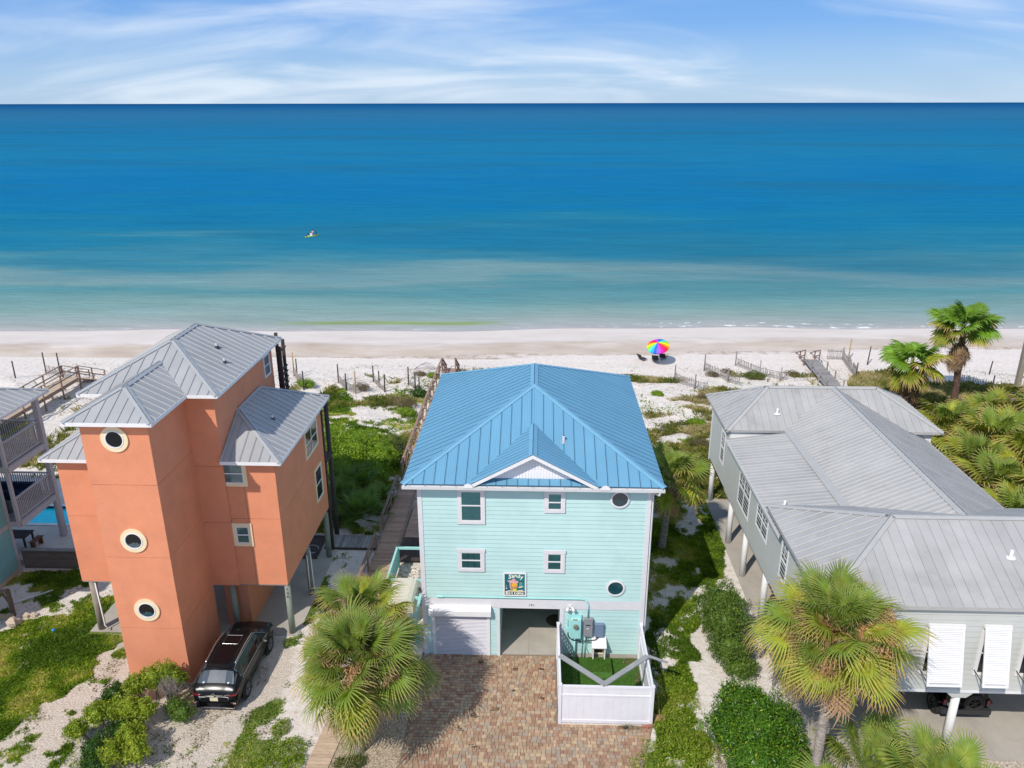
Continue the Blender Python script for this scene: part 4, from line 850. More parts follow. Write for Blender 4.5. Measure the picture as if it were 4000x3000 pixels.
# ================= balcony house at the left edge
BH=thing('balcony_house',(-30,33,0),'aqua clapboard house at left edge with two grey timber balconies','house')
aq2=M('dull_aqua_siding',(.20,.42,.41,1),rough=.6,var=.06,objrand=.03); gp=M('balcony_paint',(.50,.45,.45,1),rough=.6,var=.06,dirt=.15)
W=MB().box(-38,-26.93,26,34.0,0.15,8.55).build('wall',aq2,BH)
siding(W,'siding_board',(-26.93,28.2,0),(0,1,0),(1,0,0),5.7,.3,8.5,aq2,e=.19)
MB().box(-26.93,-26.89,28.2,33.9,.02,.28).build('base_board',M('beige_board',(.5,.42,.32,1),rough=.8),BH); MB().box(-26.94,-26.895,28.2,33.9,2.66,2.9).build('band_board',gp,BH); MB().box(-27.05,-26.885,33.88,34.06,0,8.5).build('corner_board',gp,BH)
for k_,zf in enumerate((2.9,5.95)):
    mb=MB(); mb.box(-31,-26.35,34.06,34.2,zf-.3,zf); mb.box(-26.5,-26.3,34.06,37.3,zf-.3,zf); mb.box(-31,-26.5,37.1,37.3,zf-.3,zf); mb.build('deck_beam',gp,BH)
    y=34.08
    while y<37.1: MB().box(-31,-26.5,y,y+.135,zf,zf+.035).build('deck_plank',greywood,BH); y+=.145
    zr_=zf+1.4-.0
    h=1.25
    mb=MB(); mb.box(-26.5,-26.36,34.1,37.2,zf+h,zf+h+.05); mb.box(-31,-26.5,37.06,37.2,zf+h,zf+h+.05); mb.box(-26.46,-26.40,34.1,37.2,zf+.12,zf+.18); mb.box(-31,-26.5,37.1,37.16,zf+.12,zf+.18); RL=mb.build('railing',gp,BH)
    y=34.2
    while y<37.05: MB().box(-26.45,-26.41,y,y+.04,zf+.18,zf+h).build('baluster',gp,RL); y+=.125
    x=-30.9
    while x<-26.6: MB().box(x,x+.04,37.11,37.15,zf+.18,zf+h).build('baluster',gp,RL); x+=.125
MB().box(-26.54,-26.28,37.05,37.3,.25,8.6).build('corner_post',gp,BH); MB().box(-26.52,-26.36,34.0,34.14,2.6,8.5).build('corner_post',gp,BH)
A,B,C,D=X(-26.1,38.0,8.62),X(-26.1,25.5,8.62),X(-33,31.7,11.5),X(-33,34.9,11.5)
Bf=[X(-26.1,25.5,8.62),X(-26.1,38,8.62),X(-30.5,38,10.3),X(-36,25.5,12.3)]
hiproof(BH,'roof',-39,-26.1,25.5,38.0,8.66,.40,'x',m=galv,mc=galvcap,w=.41,rib=.03,capw=.14,ribm=sunlitrib)
MB().cyl((-26.42,37.15,.2),(-26.42,37.15,2.7),.2,.17,14).build('round_post',gp,BH)
# ================= boardwalks
def gzf(x,y): return float(gz(np.array([x]),np.array([y]))[0]) if y<70 else 0.0
BW=thing('boardwalk',(-8,47,0),'long brown timber boardwalk running beside the aqua house to the beach','boardwalk')
def bwz(y): return .32+max(0,min(1,(y-46)/12))*.5
def bwx(y): return -8.62+max(0,(y-50))*.018
y=29.6; rest=MB(); i=0
while y<65:
    z=bwz(y); x=bwx(y)
    if y<54: MB().box(x,x+1.17,y,y+.133,z,z+.035).build('plank',deckw,BW)
    else: rest.box(x,x+1.08,y,y+.133,z,z+.035)
    y+=.145
rest.build('plank_run',deckw,BW,kind='stuff')
mb=MB(); 
for s in (0,1.1): mb.beam((bwx(30)+s,29.6,bwz(30)-.1),(bwx(50)+s,50,bwz(50)-.1),.05,.18); mb.beam((bwx(50)+s,50,bwz(50)-.1),(bwx(65)+s,65,bwz(65)-.1),.05,.18)
mb.build('stringer',wood,BW)
def railrun(T,p,q,n,m,h=.95,sub=.5,wd=.14,x=False,base=0):
    p,q=V(p),V(q); 
    MB().beam(p+X(0,0,h),q+X(0,0,h),wd,.04).build('hand_rail',m,T); MB().beam(p+X(0,0,sub),q+X(0,0,sub),.04,.09).build('mid_rail',m,T)
    for i in range(n):
        t=p+(q-p)*(i/(n-1)); MB().box(t.x-.045,t.x+.045,t.y-.045,t.y+.045,t.z-.45-base,t.z+h-.02).build('rail_post',m,T)
        if x and i<n-1:
            t2=p+(q-p)*((i+1)/(n-1)); MB().beam(t+X(0,0,.05),t2+X(0,0,h-.1),.03,.07).build('cross_brace',m,T); MB().beam(t+X(.035,0,h-.1),t2+X(.035,0,.05),.03,.07).build('cross_brace',m,T)
lx=lambda y:bwx(y)-.05
railrun(BW,(lx(30),30.0,bwz(30)),(lx(36),36.4,bwz(36)),4,wood); railrun(BW,(lx(38),38.3,bwz(38)),(lx(43),43.2,bwz(43)),3,wood)
railrun(BW,(lx(44),44.6,bwz(44)+.15),(lx(57),57,bwz(57)+.2),8,wood,x=True); railrun(BW,(lx(57),57.2,bwz(57)+.2),(lx(64),64.4,bwz(64)+.25),5,wood,x=True)
railrun(BW,(lx(64),64.5,bwz(64)+.25),(lx(64)+.1,66.6,-.3),3,wood,x=True); railrun(BW,(lx(64)+1.15,64.5,bwz(64)+.25),(lx(64)+1.25,66.6,-.3),3,wood,x=True)
st=MB()
for i in range(6): st.box(bwx(65),bwx(65)+1.1,65+.28*i,65.26+.28*i,.78-.14*i,.82-.14*i)
st.build('steps',deckw,BW)
# low cross walk to the orange house and dark deck by the aqua wall
CW=thing('cross_walk',(-10.2,37.3,0),'short grey plank walk crossing from orange house to the boardwalk','boardwalk')
x=-11.6
while x<-8.75: MB().box(x,x+.17,36.65,37.95,.1,.14).build('plank',greywood,CW); x+=.185
MB().box(-11.6,-8.75,36.6,36.65,.0,.12).build('edge_board',darkwood,CW)
SD=thing('side_deck',(-6.2,37,0),'dark plank side deck between boardwalk and aqua house wall','deck')
x=-7.36
while x<-5.0: MB().box(x,x+.14,35.3,37.6,.2,.24).build('plank',darkwood,SD); x+=.152
y=37.65
while y<41.5: MB().box(-7.36,-4.95,y,y+.135,.2,.24).build('plank',deckw,SD); y+=.145
UD=thing('dark_platform',(-12.6,36.6,0),'black low platform with coiled hose under the orange house','deck')
y=35.6
while y<37.9: MB().box(-13.4,-11.75,y,y+.135,.06,.10).build('plank',darkwood,UD); y+=.145
HS=MB().tube([X(-12.3+.42*math.cos(t),36.4+.42*math.sin(t),.125) for t in np.linspace(0,5.6,28)],.015,6).build('garden_hose',white,label='pale hose lying in an open loop on the black platform',cat='hose',smooth=True)
# planks at the bottom, by the near palm
NW=thing('plank_path',(-8.2,22.5,0),'pale worn board path under the near palm by the gravel bed','path')
y=20
while y<26.8:
    x0=-8.42+(y-21.8)*.10; MB().box(x0,x0+.86,y,y+.14,.02,.06).build('plank',M('pale_plank',(.50,.37,.26,1),rough=.85,var=.25,vscale=6,streak=(.6,5,1),objrand=.12),NW); y+=.15
# ================= equipment yard beside the aqua house
YD=thing('yard_screen',(-6.6,32,0),'aqua painted louvred timber screen enclosing the air conditioners','screen')
mb=MB(); mb.box(-7.28,-7.18,30.4,35.0,1.2,1.3); mb.build('top_rail',tealtrim,YD); 
for y in (30.4,31.9,34.9): MB().box(-7.3,-7.16,y,y+.12,0,1.3).build('screen_post',tealtrim,YD)
z=.12
while z<1.18: MB().box(-7.25,-7.21,30.5,34.9,z,z+.10).build('louvre',tealtrim,YD); z+=.115
for y in (34.85,31.95,30.55): MB().box(-7.18,-4.9,y,y+.1,1.18,1.3).build('cross_rail',tealtrim,YD)
mb=MB(); mb.box(-7.16,-7.04,29.0,29.1,.0,1.5); mb.box(-5.42,-5.3,29.0,29.1,0,1.5); mb.box(-7.04,-5.42,29.0,29.1,1.38,1.5); mb.box(-7.04,-5.42,29.0,29.1,.05,.15); mb.box(-5.42,-5.3,29.1,30.6,1.38,1.5); FP=mb.build('front_panel',tealtrim,YD)
z=.2
while z<1.36: MB().rb((-7.03,29.0,z),(1.6,0,0),(0,.09,.04),(0,-.01,.025)).build('louvre',tealtrim,FP); z+=.115
rk_=M('white_stones',(0,0,0,1),ramp=[(.3,(.38,.31,.25,1)),(.5,(.62,.55,.48,1)),(.7,(.75,.69,.63,1))],vscale=5,rough=.9)
mb=MB(); rq=random.Random(5)
for i in range(420):
    x=rq.uniform(-7.1,-4.95);y=rq.uniform(31.6,35.1); s=rq.uniform(.05,.10); mb.ell((x,y,.06+rq.uniform(0,.03)),(s,s*.7,s*.55),6,4,.3)
mb.build('stone_bed',rk_,kind='stuff',label='bed of pale river stones round the air conditioners',cat='stones')
for y,lb in ((34.5,'far'),(33.3,'near')):
    A=thing('air_conditioner',(-5.45,y,0),'grey air conditioner with round top fan, the one '+('farther from' if lb=='far' else 'nearer')+' the cream deck box','air conditioner','air conditioners beside the house')
    c=M('ac_enamel',(.36,.35,.36,1),rough=.5); MB().box(-5.85,-5.05,y-.4,y+.4,.05,.78).build('cabinet',c,A); MB().ring((-5.45,y,.78),(0,0,1),(1,0,0),.30,.38,.03).build('fan_ring',c,A); MB().disc((-5.45,y,.785),(0,0,1),(1,0,0),.3).build('fan_well',darkmet,A)
    mb=MB()
    for k in range(5):
        a=k*2*math.pi/5; mb.rb((-5.45,y,.79),(.26*math.cos(a),.26*math.sin(a),0),(.1*math.cos(a+1.3),.1*math.sin(a+1.3),.02),(0,0,.006))
    mb.build('fan_blade',M('fan_grey',(.12,.12,.13,1)),A); 
    mb=MB()
    for k in range(6): mb.ring((-5.45,y,.80),(0,0,1),(1,0,0),.05+.045*k,.056+.045*k,.004,20)
    mb.build('fan_guard',darkmet,A)
PW=thing('wood_cover',(-6.4,32.6,0),'tan slatted wood cover lying beside the nearer air conditioner','cover')
x=-6.95
while x<-6.0: MB().box(x,x+.13,31.7,33.1,.14,.18).build('plank',M('tan_plank',(.42,.32,.21,1),rough=.85,var=.2,vscale=6,objrand=.12),PW); x+=.145
DB=thing('deck_box',(-6.2,30.9,0),'cream plastic storage box with rounded lid inside the aqua screen','storage box')
cb=M('cream_plastic',(.68,.64,.52,1),rough=.45,var=.04); MB().box(-6.85,-5.7,30.2,31.8,0,1.15).build('tub',cb,DB)
mb=MB(); pr=[(-6.9,1.15),(-6.9,1.3),(-6.8,1.42),(-6.6,1.48),(-5.95,1.48),(-5.75,1.42),(-5.65,1.3),(-5.65,1.15)]; mb.prism([X(a,30.15,b) for a,b in pr],(0,1.7,0)); mb.build('lid',cb,DB)
# ================= dog yard
fm=M('white_vinyl',S(232,230,236,.93),rough=.4,var=.03,dirt=.1)
FN=thing('vinyl_fence',(2.8,25,0),'white vinyl privacy fence around the artificial turf dog yard','fence')
for x,y in ((.98,24.35),(4.55,24.35),(.98,28.1),(4.55,28.1)): o=MB().box(x-.06,x+.06,y-.06,y+.06,0,1.86).build('fence_post',fm,FN); MB().box(x-.075,x+.075,y-.075,y+.075,1.86,1.89).build('post_cap',fm,o)
for z0,z1 in ((.06,.2),(1.36,1.43),(1.74,1.83)): MB().box(1.04,4.49,24.31,24.40,z0,z1).build('rail',fm,FN)
x=1.04
while x<4.4: MB().box(x+.004,min(x+.29,4.49),24.335,24.375,.2,1.74).build('board',fm,FN); x+=.2885
for X0 in (.98,4.55):
    for z0,z1 in ((.06,.2),(1.2,1.28),(1.74,1.83)): MB().box(X0-.04,X0+.04,24.41,28.04,z0,z1).build('rail',fm,FN)
    y=24.41
    while y<27.9: MB().box(X0-.02,X0+.02,y+.004,min(y+.29,28.04),.2,1.2).build('board',fm,FN); y+=.2885
    y=24.45
    while y<28.0: MB().box(X0-.015,X0+.015,y,y+.035,1.28,1.74).build('lattice_bar',fm,FN); y+=.12
    MB().box(X0-.02,X0+.02,24.41,28.04,1.49,1.53).build('lattice_rail',fm,FN)
VB=thing('gray_beams',(2.7,25,1.84),'two grey metal channels meeting in a V across the fence tops','beam')
vb=M('beam_grey',(.30,.30,.31,1),rough=.6,var=.15,dirt=.2); MB().beam((1.0,26.0,1.89),(2.72,24.36,1.89),.22,.05).build('beam',vb,VB); MB().beam((2.68,24.38,1.91),(4.55,26.05,1.91),.22,.05).build('beam',vb,VB); MB().beam((4.55,26.05,1.93),(5.3,25.7,1.9),.10,.05).build('beam',vb,VB)
tf=M('turf_base',(.05,.13,.015,1),rough=.95,var=.15,vscale=6,bump=.6,bscale=90)
MB().box(1.06,4.48,24.42,28.17,.0,.05).build('artificial_turf',tf,kind='structure')
def blades(name,pts,h,w_,m,z0=0,jit=.5,n=1,tone=(0,1),kind='stuff',label=None,cat=None,parent=None,lean=.5,zfun=None,tonef=None):
    """fast numpy tufts: one bent blade (two triangles) per point"""
    P=np.asarray(pts,float); k=len(P)
    if k==0: return
    r=RN; a=r.rand(k)*6.283; hh=h*(.5+r.rand(k)); ww=w_*(.6+.8*r.rand(k)); ln=hh*lean*(.2+r.rand(k)); la=r.rand(k)*6.283
    z=np.full(k,z0,float) if zfun is None else zfun(P[:,0],P[:,1])+z0
    if P.shape[1]>2: z=P[:,2]
    c,s=np.cos(a)*ww/2,np.sin(a)*ww/2; lx_,ly=np.cos(la)*ln,np.sin(la)*ln
    v=np.zeros((k,4,3)); v[:,0]=np.stack([P[:,0]-c,P[:,1]-s,z],-1); v[:,1]=np.stack([P[:,0]+c,P[:,1]+s,z],-1)
    v[:,2]=np.stack([P[:,0]+lx_*.4+c*.8,P[:,1]+ly*.4+s*.8,z+hh*.6],-1); v[:,3]=np.stack([P[:,0]+lx_,P[:,1]+ly,z+hh*(1-.25*lean)],-1)
    f=np.array([[0,1,2],[0,2,3]]); F=(np.arange(k)[:,None,None]*4+f[None]).reshape(-1,3)
    t=(tone[0]+(tone[1]-tone[0])*r.rand(k)) if tonef is None else tonef
    return npmesh(name,v.reshape(-1,3),F,np.repeat(t,4),m,kind,label,cat,parent)
def npmesh(name,vs,F,t,m,kind=None,label=None,cat=None,parent=None,loc=None):
    k=F.shape[1]; me=bpy.data.meshes.new(name); o_=V((0,0,0)) if loc is None else V(loc); vs=vs-np.array(o_)
    me.vertices.add(len(vs)); me.vertices.foreach_set('co',vs.astype(np.float32).ravel()); me.loops.add(F.size); me.loops.foreach_set('vertex_index',F.ravel().astype(np.int32))
    me.polygons.add(len(F)); me.polygons.foreach_set('loop_start',np.arange(0,F.size,k,dtype=np.int32)); me.polygons.foreach_set('loop_total',np.full(len(F),k,np.int32)); me.update(calc_edges=True)
    at=me.attributes.new('tone','FLOAT','POINT'); at.data.foreach_set('value',t.astype(np.float32)); me.materials.append(m)
    o=bpy.data.objects.new(name,me); col.objects.link(o)
    if parent: o.parent=parent; o.location=o_-wl(parent)
    else: o.location=o_
    WL[o.name]=o_; return tag(o,label,cat,None,kind)
turf=leafmat('turf_blades',[(0,(.05,.14,.012,1)),(1,(.11,.23,.025,1))],objrand=0,trans=.15)
q=RN.rand(16000,2)*[3.35,3.7]+[1.09,24.45]; q=q[~((q[:,0]>3.9)&(q[:,1]>27.4))]
blades('turf_pile',q,.035,.02,turf,z0=.05,label='short artificial turf pile inside the white fence',cat='turf')
RP=thing('turf_ramp',(2.8,27.4,0),'turf covered ramp below the white dog door','ramp')
mb=MB(); mb.prism([X(2.3,27.95,.05),X(2.3,27.95,.26),X(2.3,26.95,.30),X(2.3,26.75,.16),X(2.3,26.75,.05)],(.97,0,0)); mb.build('ramp_body',tf,RP)
q=RN.rand(2600,2)*[.95,.98]+[2.31,26.95]; blades('ramp_turf',np.column_stack([q,.26+(27.95-q[:,1])*.04]),.03,.02,turf,parent=RP,kind='stuff')
bk=M('red_brick',(.35,.14,.10,1),rough=.9,var=.2,vscale=8)
MB().box(4.18,4.42,24.1,24.22,.025,.12).build('loose_brick',bk,label='loose red brick at the foot of the fence, left of two',cat='brick',group='bricks at the fence corner'); MB().rb((4.44,24.12,.025),(.2,.05,0),(-.03,.12,0),(0,0,.1)).build('loose_brick',bk,label='loose red brick tucked against the fence corner post, right of two',cat='brick',group='bricks at the fence corner')
MB().ell((3.55,24.12,.08),(.12,.07,.06),8,6,.2).build('dark_stone',darkmet,label='dark stone among dry weeds before the white fence',cat='stone')
MB().disc((.95,30.75,.052),(0,0,1),(1,0,0),.46).build('door_mat',M('coir_mat',(.09,.055,.035,1),rough=1,var=.2,vscale=20),label='round brown mat on the carport floor',cat='mat')
for i,(x,y,s) in enumerate([(-2.45,24.55,.14),(-.9,27.3,.1),(.25,27.35,.09),(-3.0,23.9,.2),(-2.3,22.95,.17),(-2.4,27.7,.1),(.3,25.6,.08),(-.9,26,.06),(-1.6,24.9,.16)]):
    mb=MB(); rq=random.Random(i)
    for k in range(26):
        a=rq.uniform(0,6.28);r=s*rq.random(); mb.rb((x+r*math.cos(a)*1.5,y+r*math.sin(a),.05),(.03+.05*rq.random(),.03*rq.uniform(-1,1),.01),(.0,.02,.0),(0,0,.008))
    mb.build('leaf_litter',M('litter',(.08,.055,.03,1),rough=1),kind='stuff',label='small clump of dead leaf litter on the brick driveway',cat='litter',group='litter on the driveway')
# ================= pool terrace at left
slab('pool_terrace',-38,-24.15,34.6,38.1,-.2,.3,poolconc,jx=(-31,-28,-26),jy=(36.3,)); slab('pool_terrace',-38,-24.15,40.6,44,-.2,.3,poolconc,jx=(-31,-28)); slab('pool_terrace',-25.4,-24.15,38.12,40.58,-.2,.3,poolconc)
PL=thing('swimming_pool',(-30,39.3,.3),'bright turquoise swimming pool behind the balcony posts','pool')
MB().box(-36,-25.7,38.35,40.35,-.2,.16).build('pool_water',M('pool_water',(.02,.80,.95,1),rough=.12,spec=.3,var=.08,vscale=4,bump=.15,bscale=4),PL)
mb=MB(); mb.box(-36.2,-25.42,38.12,38.35,.0,.33); mb.box(-36.2,-25.42,40.35,40.58,0,.33); mb.box(-25.7,-25.42,38.35,40.35,0,.33); mb.build('coping',M('coping_white',(.72,.72,.70,1),rough=.6),PL); MB().box(-36,-25.7,40.33,40.352,.12,.30).build('waterline_tile',M('navy_tile',(.01,.05,.09,1),rough=.3),PL)
RW=thing('retaining_wall',(-25.6,34.4,0),'brown horizontal board retaining wall round the pool terrace','wall')
bw_=M('brown_board',(.17,.125,.095,1),rough=.9,var=.25,vscale=4,streak=(.5,1,6),objrand=.18)
z=0
while z<1.05: MB().box(-26.9,-24.1,34.30,34.36,z,z+.17).build('board',bw_,RW); MB().box(-24.15,-24.09,34.37,44.0,z,z+.17).build('board',bw_,RW); z+=.178
MB().box(-26.95,-24.05,34.26,34.5,1.07,1.12).build('cap_board',greywood,RW); MB().box(-24.22,-24.03,34.51,44,1.07,1.12).build('cap_board',greywood,RW)
BN=thing('picnic_table',(-28,36,.3),'dark slatted timber table on the pool terrace','table')
y=35.55
while y<36.4: MB().box(-29.2,-27.5,y,y+.13,1.0,1.04).build('plank',darkwood,BN); y+=.145
for x,y in ((-29.1,35.6),(-27.6,35.6),(-29.1,36.3),(-27.6,36.3)): MB().box(x-.04,x+.04,y-.04,y+.04,.3,1.0).build('leg',darkwood,BN)
SB=thing('wood_bench',(-27.1,36,.3),'reddish timber bench beside the dark slatted table','bench')
rwd=M('red_wood',(.20,.07,.03,1),rough=.7,var=.2,vscale=6); 
for y in (35.55,35.82,36.09): MB().box(-27.35,-27.0,y,y+.25,.72,.76).build('plank',rwd,SB)
for y in (35.6,36.25): MB().box(-27.3,-27.05,y-.03,y+.03,.3,.72).build('leg',rwd,SB)
SF=thing('sofa',(-28.2,36.2,2.94),'dark blue cushioned sofa on the lower balcony','sofa'); nv=M('navy_fabric',(.012,.025,.07,1),rough=.9,var=.1)
MB().box(-29.6,-27.2,36.2,36.95,2.96,3.3).build('seat',nv,SF); MB().box(-29.6,-27.2,36.75,36.98,3.3,3.7).build('backrest',nv,SF); MB().box(-27.2,-27.0,36.2,36.98,2.96,3.55).build('arm',nv,SF)
for x in (-29.5,-28.7,-27.9): MB().box(x,x+.75,36.22,36.72,3.3,3.42).build('cushion',nv,SF)
AC=thing('armchair',(-27.6,35.2,2.94),'grey low armchair facing the blue sofa','chair'); gf=M('grey_fabric',(.12,.13,.14,1),rough=.9); MB().box(-27.9,-27.3,34.9,35.5,2.96,3.28).build('seat',gf,AC); MB().box(-27.9,-27.3,34.8,34.92,2.96,3.65).build('backrest',gf,AC)
# timber step frame and rubble bottom left
TF=thing('timber_stair',(-25.5,30.6,0),'brown timber stair frame at the left edge beside the aqua wall','frame')
MB().box(-24.95,-24.8,30.2,30.35,0,1.5).build('post',bw_,TF); MB().beam((-24.88,30.2,1.5),(-26.8,29.6,1.25),.12,.12).build('rail',bw_,TF); MB().beam((-24.6,29.9,.25),(-26.9,29.8,.25),.1,.28).build('rail',M('tan_plank',(.42,.32,.21,1)),TF); MB().beam((-24.9,30.4,.3),(-26,31.3,.5),.07,.1).build('brace',bw_,TF)
MB().beam((-25.6,31.0,.12),(-24.2,32.3,.06),.08,.05).build('white_batten',white,label='thin white batten lying on the sand by the timber frame',cat='batten')
ck=M('tan_concrete',(.50,.40,.31,1),rough=.95,var=.15,vscale=5,bump=.4,bscale=12)
for (x,y,s,l) in ((-24.4,29.6,.34,'largest tan concrete lump by the timber frame'),(-24.25,30.25,.2,'small tan concrete lump behind the largest one'),(-23.9,30.3,.17,'smallest pale lump beside the largest concrete lump'),(-23.0,32.6,.14,'pinkish stone in the shade by the retaining wall'),(-23.2,32.2,.15,'pale yellow stone in the dark grass')):
    MB().ell((x,y,s*.5),(s,s*.8,s*.75),7,5,.55).build('rubble_stone',ck,label=l,cat='stone')
MB().ell((-22.3,29.2,.07),(.09,.09,.09),10,8).build('blue_ball',M('blue_plastic',(.02,.25,.7,1),rough=.35),label='small blue ball on the gravel left of the lawn',cat='ball',smooth=True)
# ================= dune walkovers
DW=thing('dune_walkover',(-39.7,54,0),'brown railed dune walkover with steps at far left of beach','boardwalk')
pk=M('pale_deck',(.48,.36,.26,1),rough=.85,var=.2,vscale=6,objrand=.12)
y=42
while y<60.9: MB().box(-40.4,-39.05,y,y+.16,1.1,1.14).build('plank',pk,DW); y+=.172
for x in (-40.4,-39.1): MB().box(x,x+.07,42,60.9,.85,1.1).build('beam',wood,DW)
for xx in (-40.42,-38.98):
    railrun(DW,(xx,46,1.14),(xx,61,1.14),7,wood,h=1.0,base=.9); railrun(DW,(xx,61.1,1.14),(xx,64.8,-.5),3,wood,h=1.0,base=.2)
for i in range(8): MB().box(-40.4,-39.05,61+.42*i,61.36+.42*i,.98-.17*i,1.02-.17*i).build('step',pk,DW)
DR=thing('beach_walk',(25.3,66,0),'grey plank dune walkover with rope handrail behind the grey house','boardwalk')
y=61.5
while y<69.4:
    x0=24.25+(y-63.8)*.07; MB().box(x0,x0+1.32,y,y+.16,.5,.54).build('plank',greywood,DR); y+=.172
for s in (0,1.36):
    railrun(DR,(24.62+s,69.4,.54),(24.9+s,72.6,-.75),3,wood,h=1.0,sub=.5,base=.1)
    pts=[(24.1+s+(y-61.7)*.07,y) for y in (61.9,64.3,66.8,69.3)]
    for x,y in pts[:-1]: MB().cyl((x,y,0),(x,y,1.25),.06,n=8).build('rope_post',greywood,DR)
    rope=[]
    for (xa,ya),(xb,yb_) in zip(pts[:-1],pts[1:]):
        for t in np.linspace(0,1,7)[:-1]: rope.append(X(xa+(xb-xa)*t,ya+(yb_-ya)*t,1.2-.5*t*(1-t)*1.6))
    rope.append(X(pts[-1][0],pts[-1][1],1.35)); MB().tube(rope,.02,5).build('rope',M('rope',(.35,.28,.2,1),rough=.9),DR)
for i in range(7): MB().box(24.66+.04*i,25.98+.04*i,69.5+.42*i,69.86+.42*i,.4-.12*i,.44-.12*i).build('step',greywood,DR)
# ================= posts and sand fences
pm_=M('fence_post_dark',(.06,.05,.045,1),rough=.9,var=.2); pt=M('fence_post_tan',(.42,.27,.13,1),rough=.9,var=.2); sl_=M('lath',(.34,.31,.29,1),rough=.9,var=.25,vscale=8)
def sandfence(pts,label,posts=(),hp=1.5,slat_h=.95,droop=.15,group='sand fences across the dunes'):
    b=pts[0]; T=thing('sand_fence',(b[0],b[1],gzf(*b)),label,'fence',group)
    rq=random.Random(int(b[0]*10)); k=0
    for (xa,ya),(xb,yb_) in zip(pts[:-1],pts[1:]):
        n=max(2,int(math.hypot(xb-xa,yb_-ya)/.13))
        for i in range(n):
            t=(i+.5)/n; x=xa+(xb-xa)*t+rq.uniform(-.02,.02); y=ya+(yb_-ya)*t; z=gzf(x,y); h=slat_h*rq.uniform(.85,1.08)-droop*math.sin(t*3.14); l=rq.uniform(-.06,.06)
            MB().rb((x,y,z-.05),(.05,0,0),(0,.015,0),(l,l*.5,h)).build('lath',sl_,T)
        for h in (.3,.75):
            MB().tube([X(xa+(xb-xa)*t,ya+(yb_-ya)*t,gzf(xa+(xb-xa)*t,ya+(yb_-ya)*t)+h*slat_h) for t in np.linspace(0,1,5)],.012,4).build('wire',darkmet,T)
    for x,y,h,m in posts: z=gzf(x,y); MB().cyl((x,y,z-.2),(x+.02,y,z+h),.06,.055,8).build('post',m,T,smooth=True)
sandfence([(-21.6,64.5),(-20.7,62.6),(-19.7,60.9)],'short slatted sand fence nearest the orange house, one tall tan post',[(-21.7,64.6,2.2,pt),(-21.3,64.2,1.8,pm_),(-19.75,60.9,1.7,pm_)])
sandfence([(-17.3,62.9),(-16.2,61.2),(-15.2,60.3)],'slatted sand fence beside a brown bush, leaning tan post',[(-17.3,62.9,1.7,pm_),(-16.2,61.1,1.6,pm_),(-15.2,60.3,2.0,pt)])
sandfence([(-14.4,63.6),(-13.7,62.4),(-12.9,61.05)],'thin worn sand fence with three dark posts mid dune',[(-14.4,63.6,1.5,pm_),(-13.65,62.4,1.5,pm_),(-12.9,61.05,1.6,pm_)],slat_h=.6)
sandfence([(-11.2,62.9),(-10.4,61.6),(-9.9,61.1)],'sand fence with three dark posts beside the boardwalk',[(-11.2,62.9,1.6,pm_),(-10.4,61.5,1.5,pm_),(-10.0,61.1,1.35,pm_)],slat_h=.5)
sandfence([(-44.5,65),(-43,64.5),(-41.5,63.8)],'slatted sand fence behind the left dune walkover',[(-44.5,65,2,pm_),(-42.8,64.4,2.2,pm_),(-46,63,1.6,pm_)])
sandfence([(11.9,64.4),(13.2,62.6),(14.3,61.9)],'grey slatted sand fence nearest the aqua house roof',[(11.9,64.4,1.5,greywood),(13.3,62.5,1.3,greywood)])
sandfence([(15.1,67.6),(16.6,64.8),(17.4,63.7)],'grey slatted sand fence second from the rainbow umbrella',[(15.1,67.6,1.6,greywood),(16.6,64.7,1.3,greywood)])
sandfence([(18.3,69.2),(19.8,66.5),(21.8,65.0)],'grey slatted sand fence left of the beach walk',[(18.3,69.2,1.4,greywood),(19.8,66.5,1.4,greywood),(21.3,65.2,1.2,greywood)])
sandfence([(27.2,71.0),(28.7,70.9),(28.4,68.7),(27.9,65.5)],'tall bent slatted sand fence right of the beach walk',[(28.7,70.9,1.4,greywood),(29.3,71,2.2,pt),(27.9,65.5,1.5,pm_)],slat_h=1.25)
sandfence([(36.4,64.6),(37.6,62.8)],'short sand fence behind the tall beach palm',[(38.0,62.5,1.4,pm_)])
for (x,y,h,m,l) in ((33.0,70.2,1.5,pt,'lone tan post between the two beach palms'),(30.6,69.8,1.8,pm_,'leaning dark post with torn fence left of the beach palm'),(34.9,70.5,1.3,pt,'tan post half hidden by the tall beach palm'),(40.2,67.0,1.4,pm_,'thin dark stake on the sand at far right')):
    MB().cyl((x,y,-.2),(x+.1,y,h),.06,.05,8).build('beach_post',m,label=l,cat='post',group='posts on the beach')
# ================= right edge deck
RD=thing('railed_deck',(35.2,56,0),'weathered timber deck with slatted railing at the right edge','deck')
MB().box(33.8,44,52,57.5,-.1,.1).build('deck_floor',greywood,RD)
for p,q in (((33.8,54.2,.1),(33.8,57.5,.1)),((33.8,57.5,.1),(44,57.5,.1)),((33.8,54.2,.1),(35.2,52.3,.1))):
    MB().beam(V(p)+X(0,0,1.0),V(q)+X(0,0,1.0),.14,.05).build('hand_rail',greywood,RD)
    n=int((V(q)-V(p)).length/.14)
    for i in range(n): t=V(p)+(V(q)-V(p))*(i/n); MB().box(t.x-.02,t.x+.02,t.y-.02,t.y+.02,.1,1.08).build('baluster',greywood,RD)
PS=thing('timber_stilt',(34.6,54,0),'tall weathered timber stilt of the neighbouring house, right edge','post')
MB().box(34.42,34.74,53.85,54.15,-.3,9).build('post',brownpost,PS); MB().beam((34.5,53.8,2.9),(40,53.8,2.9),.12,.3).build('beam',greywood,PS); MB().beam((34.7,54.0,4.4),(40,54,4.4),.1,.12).build('rail',greywood,PS); MB().beam((34.7,54.0,5.0),(40,54,5.0),.1,.12).build('rail',greywood,PS); 
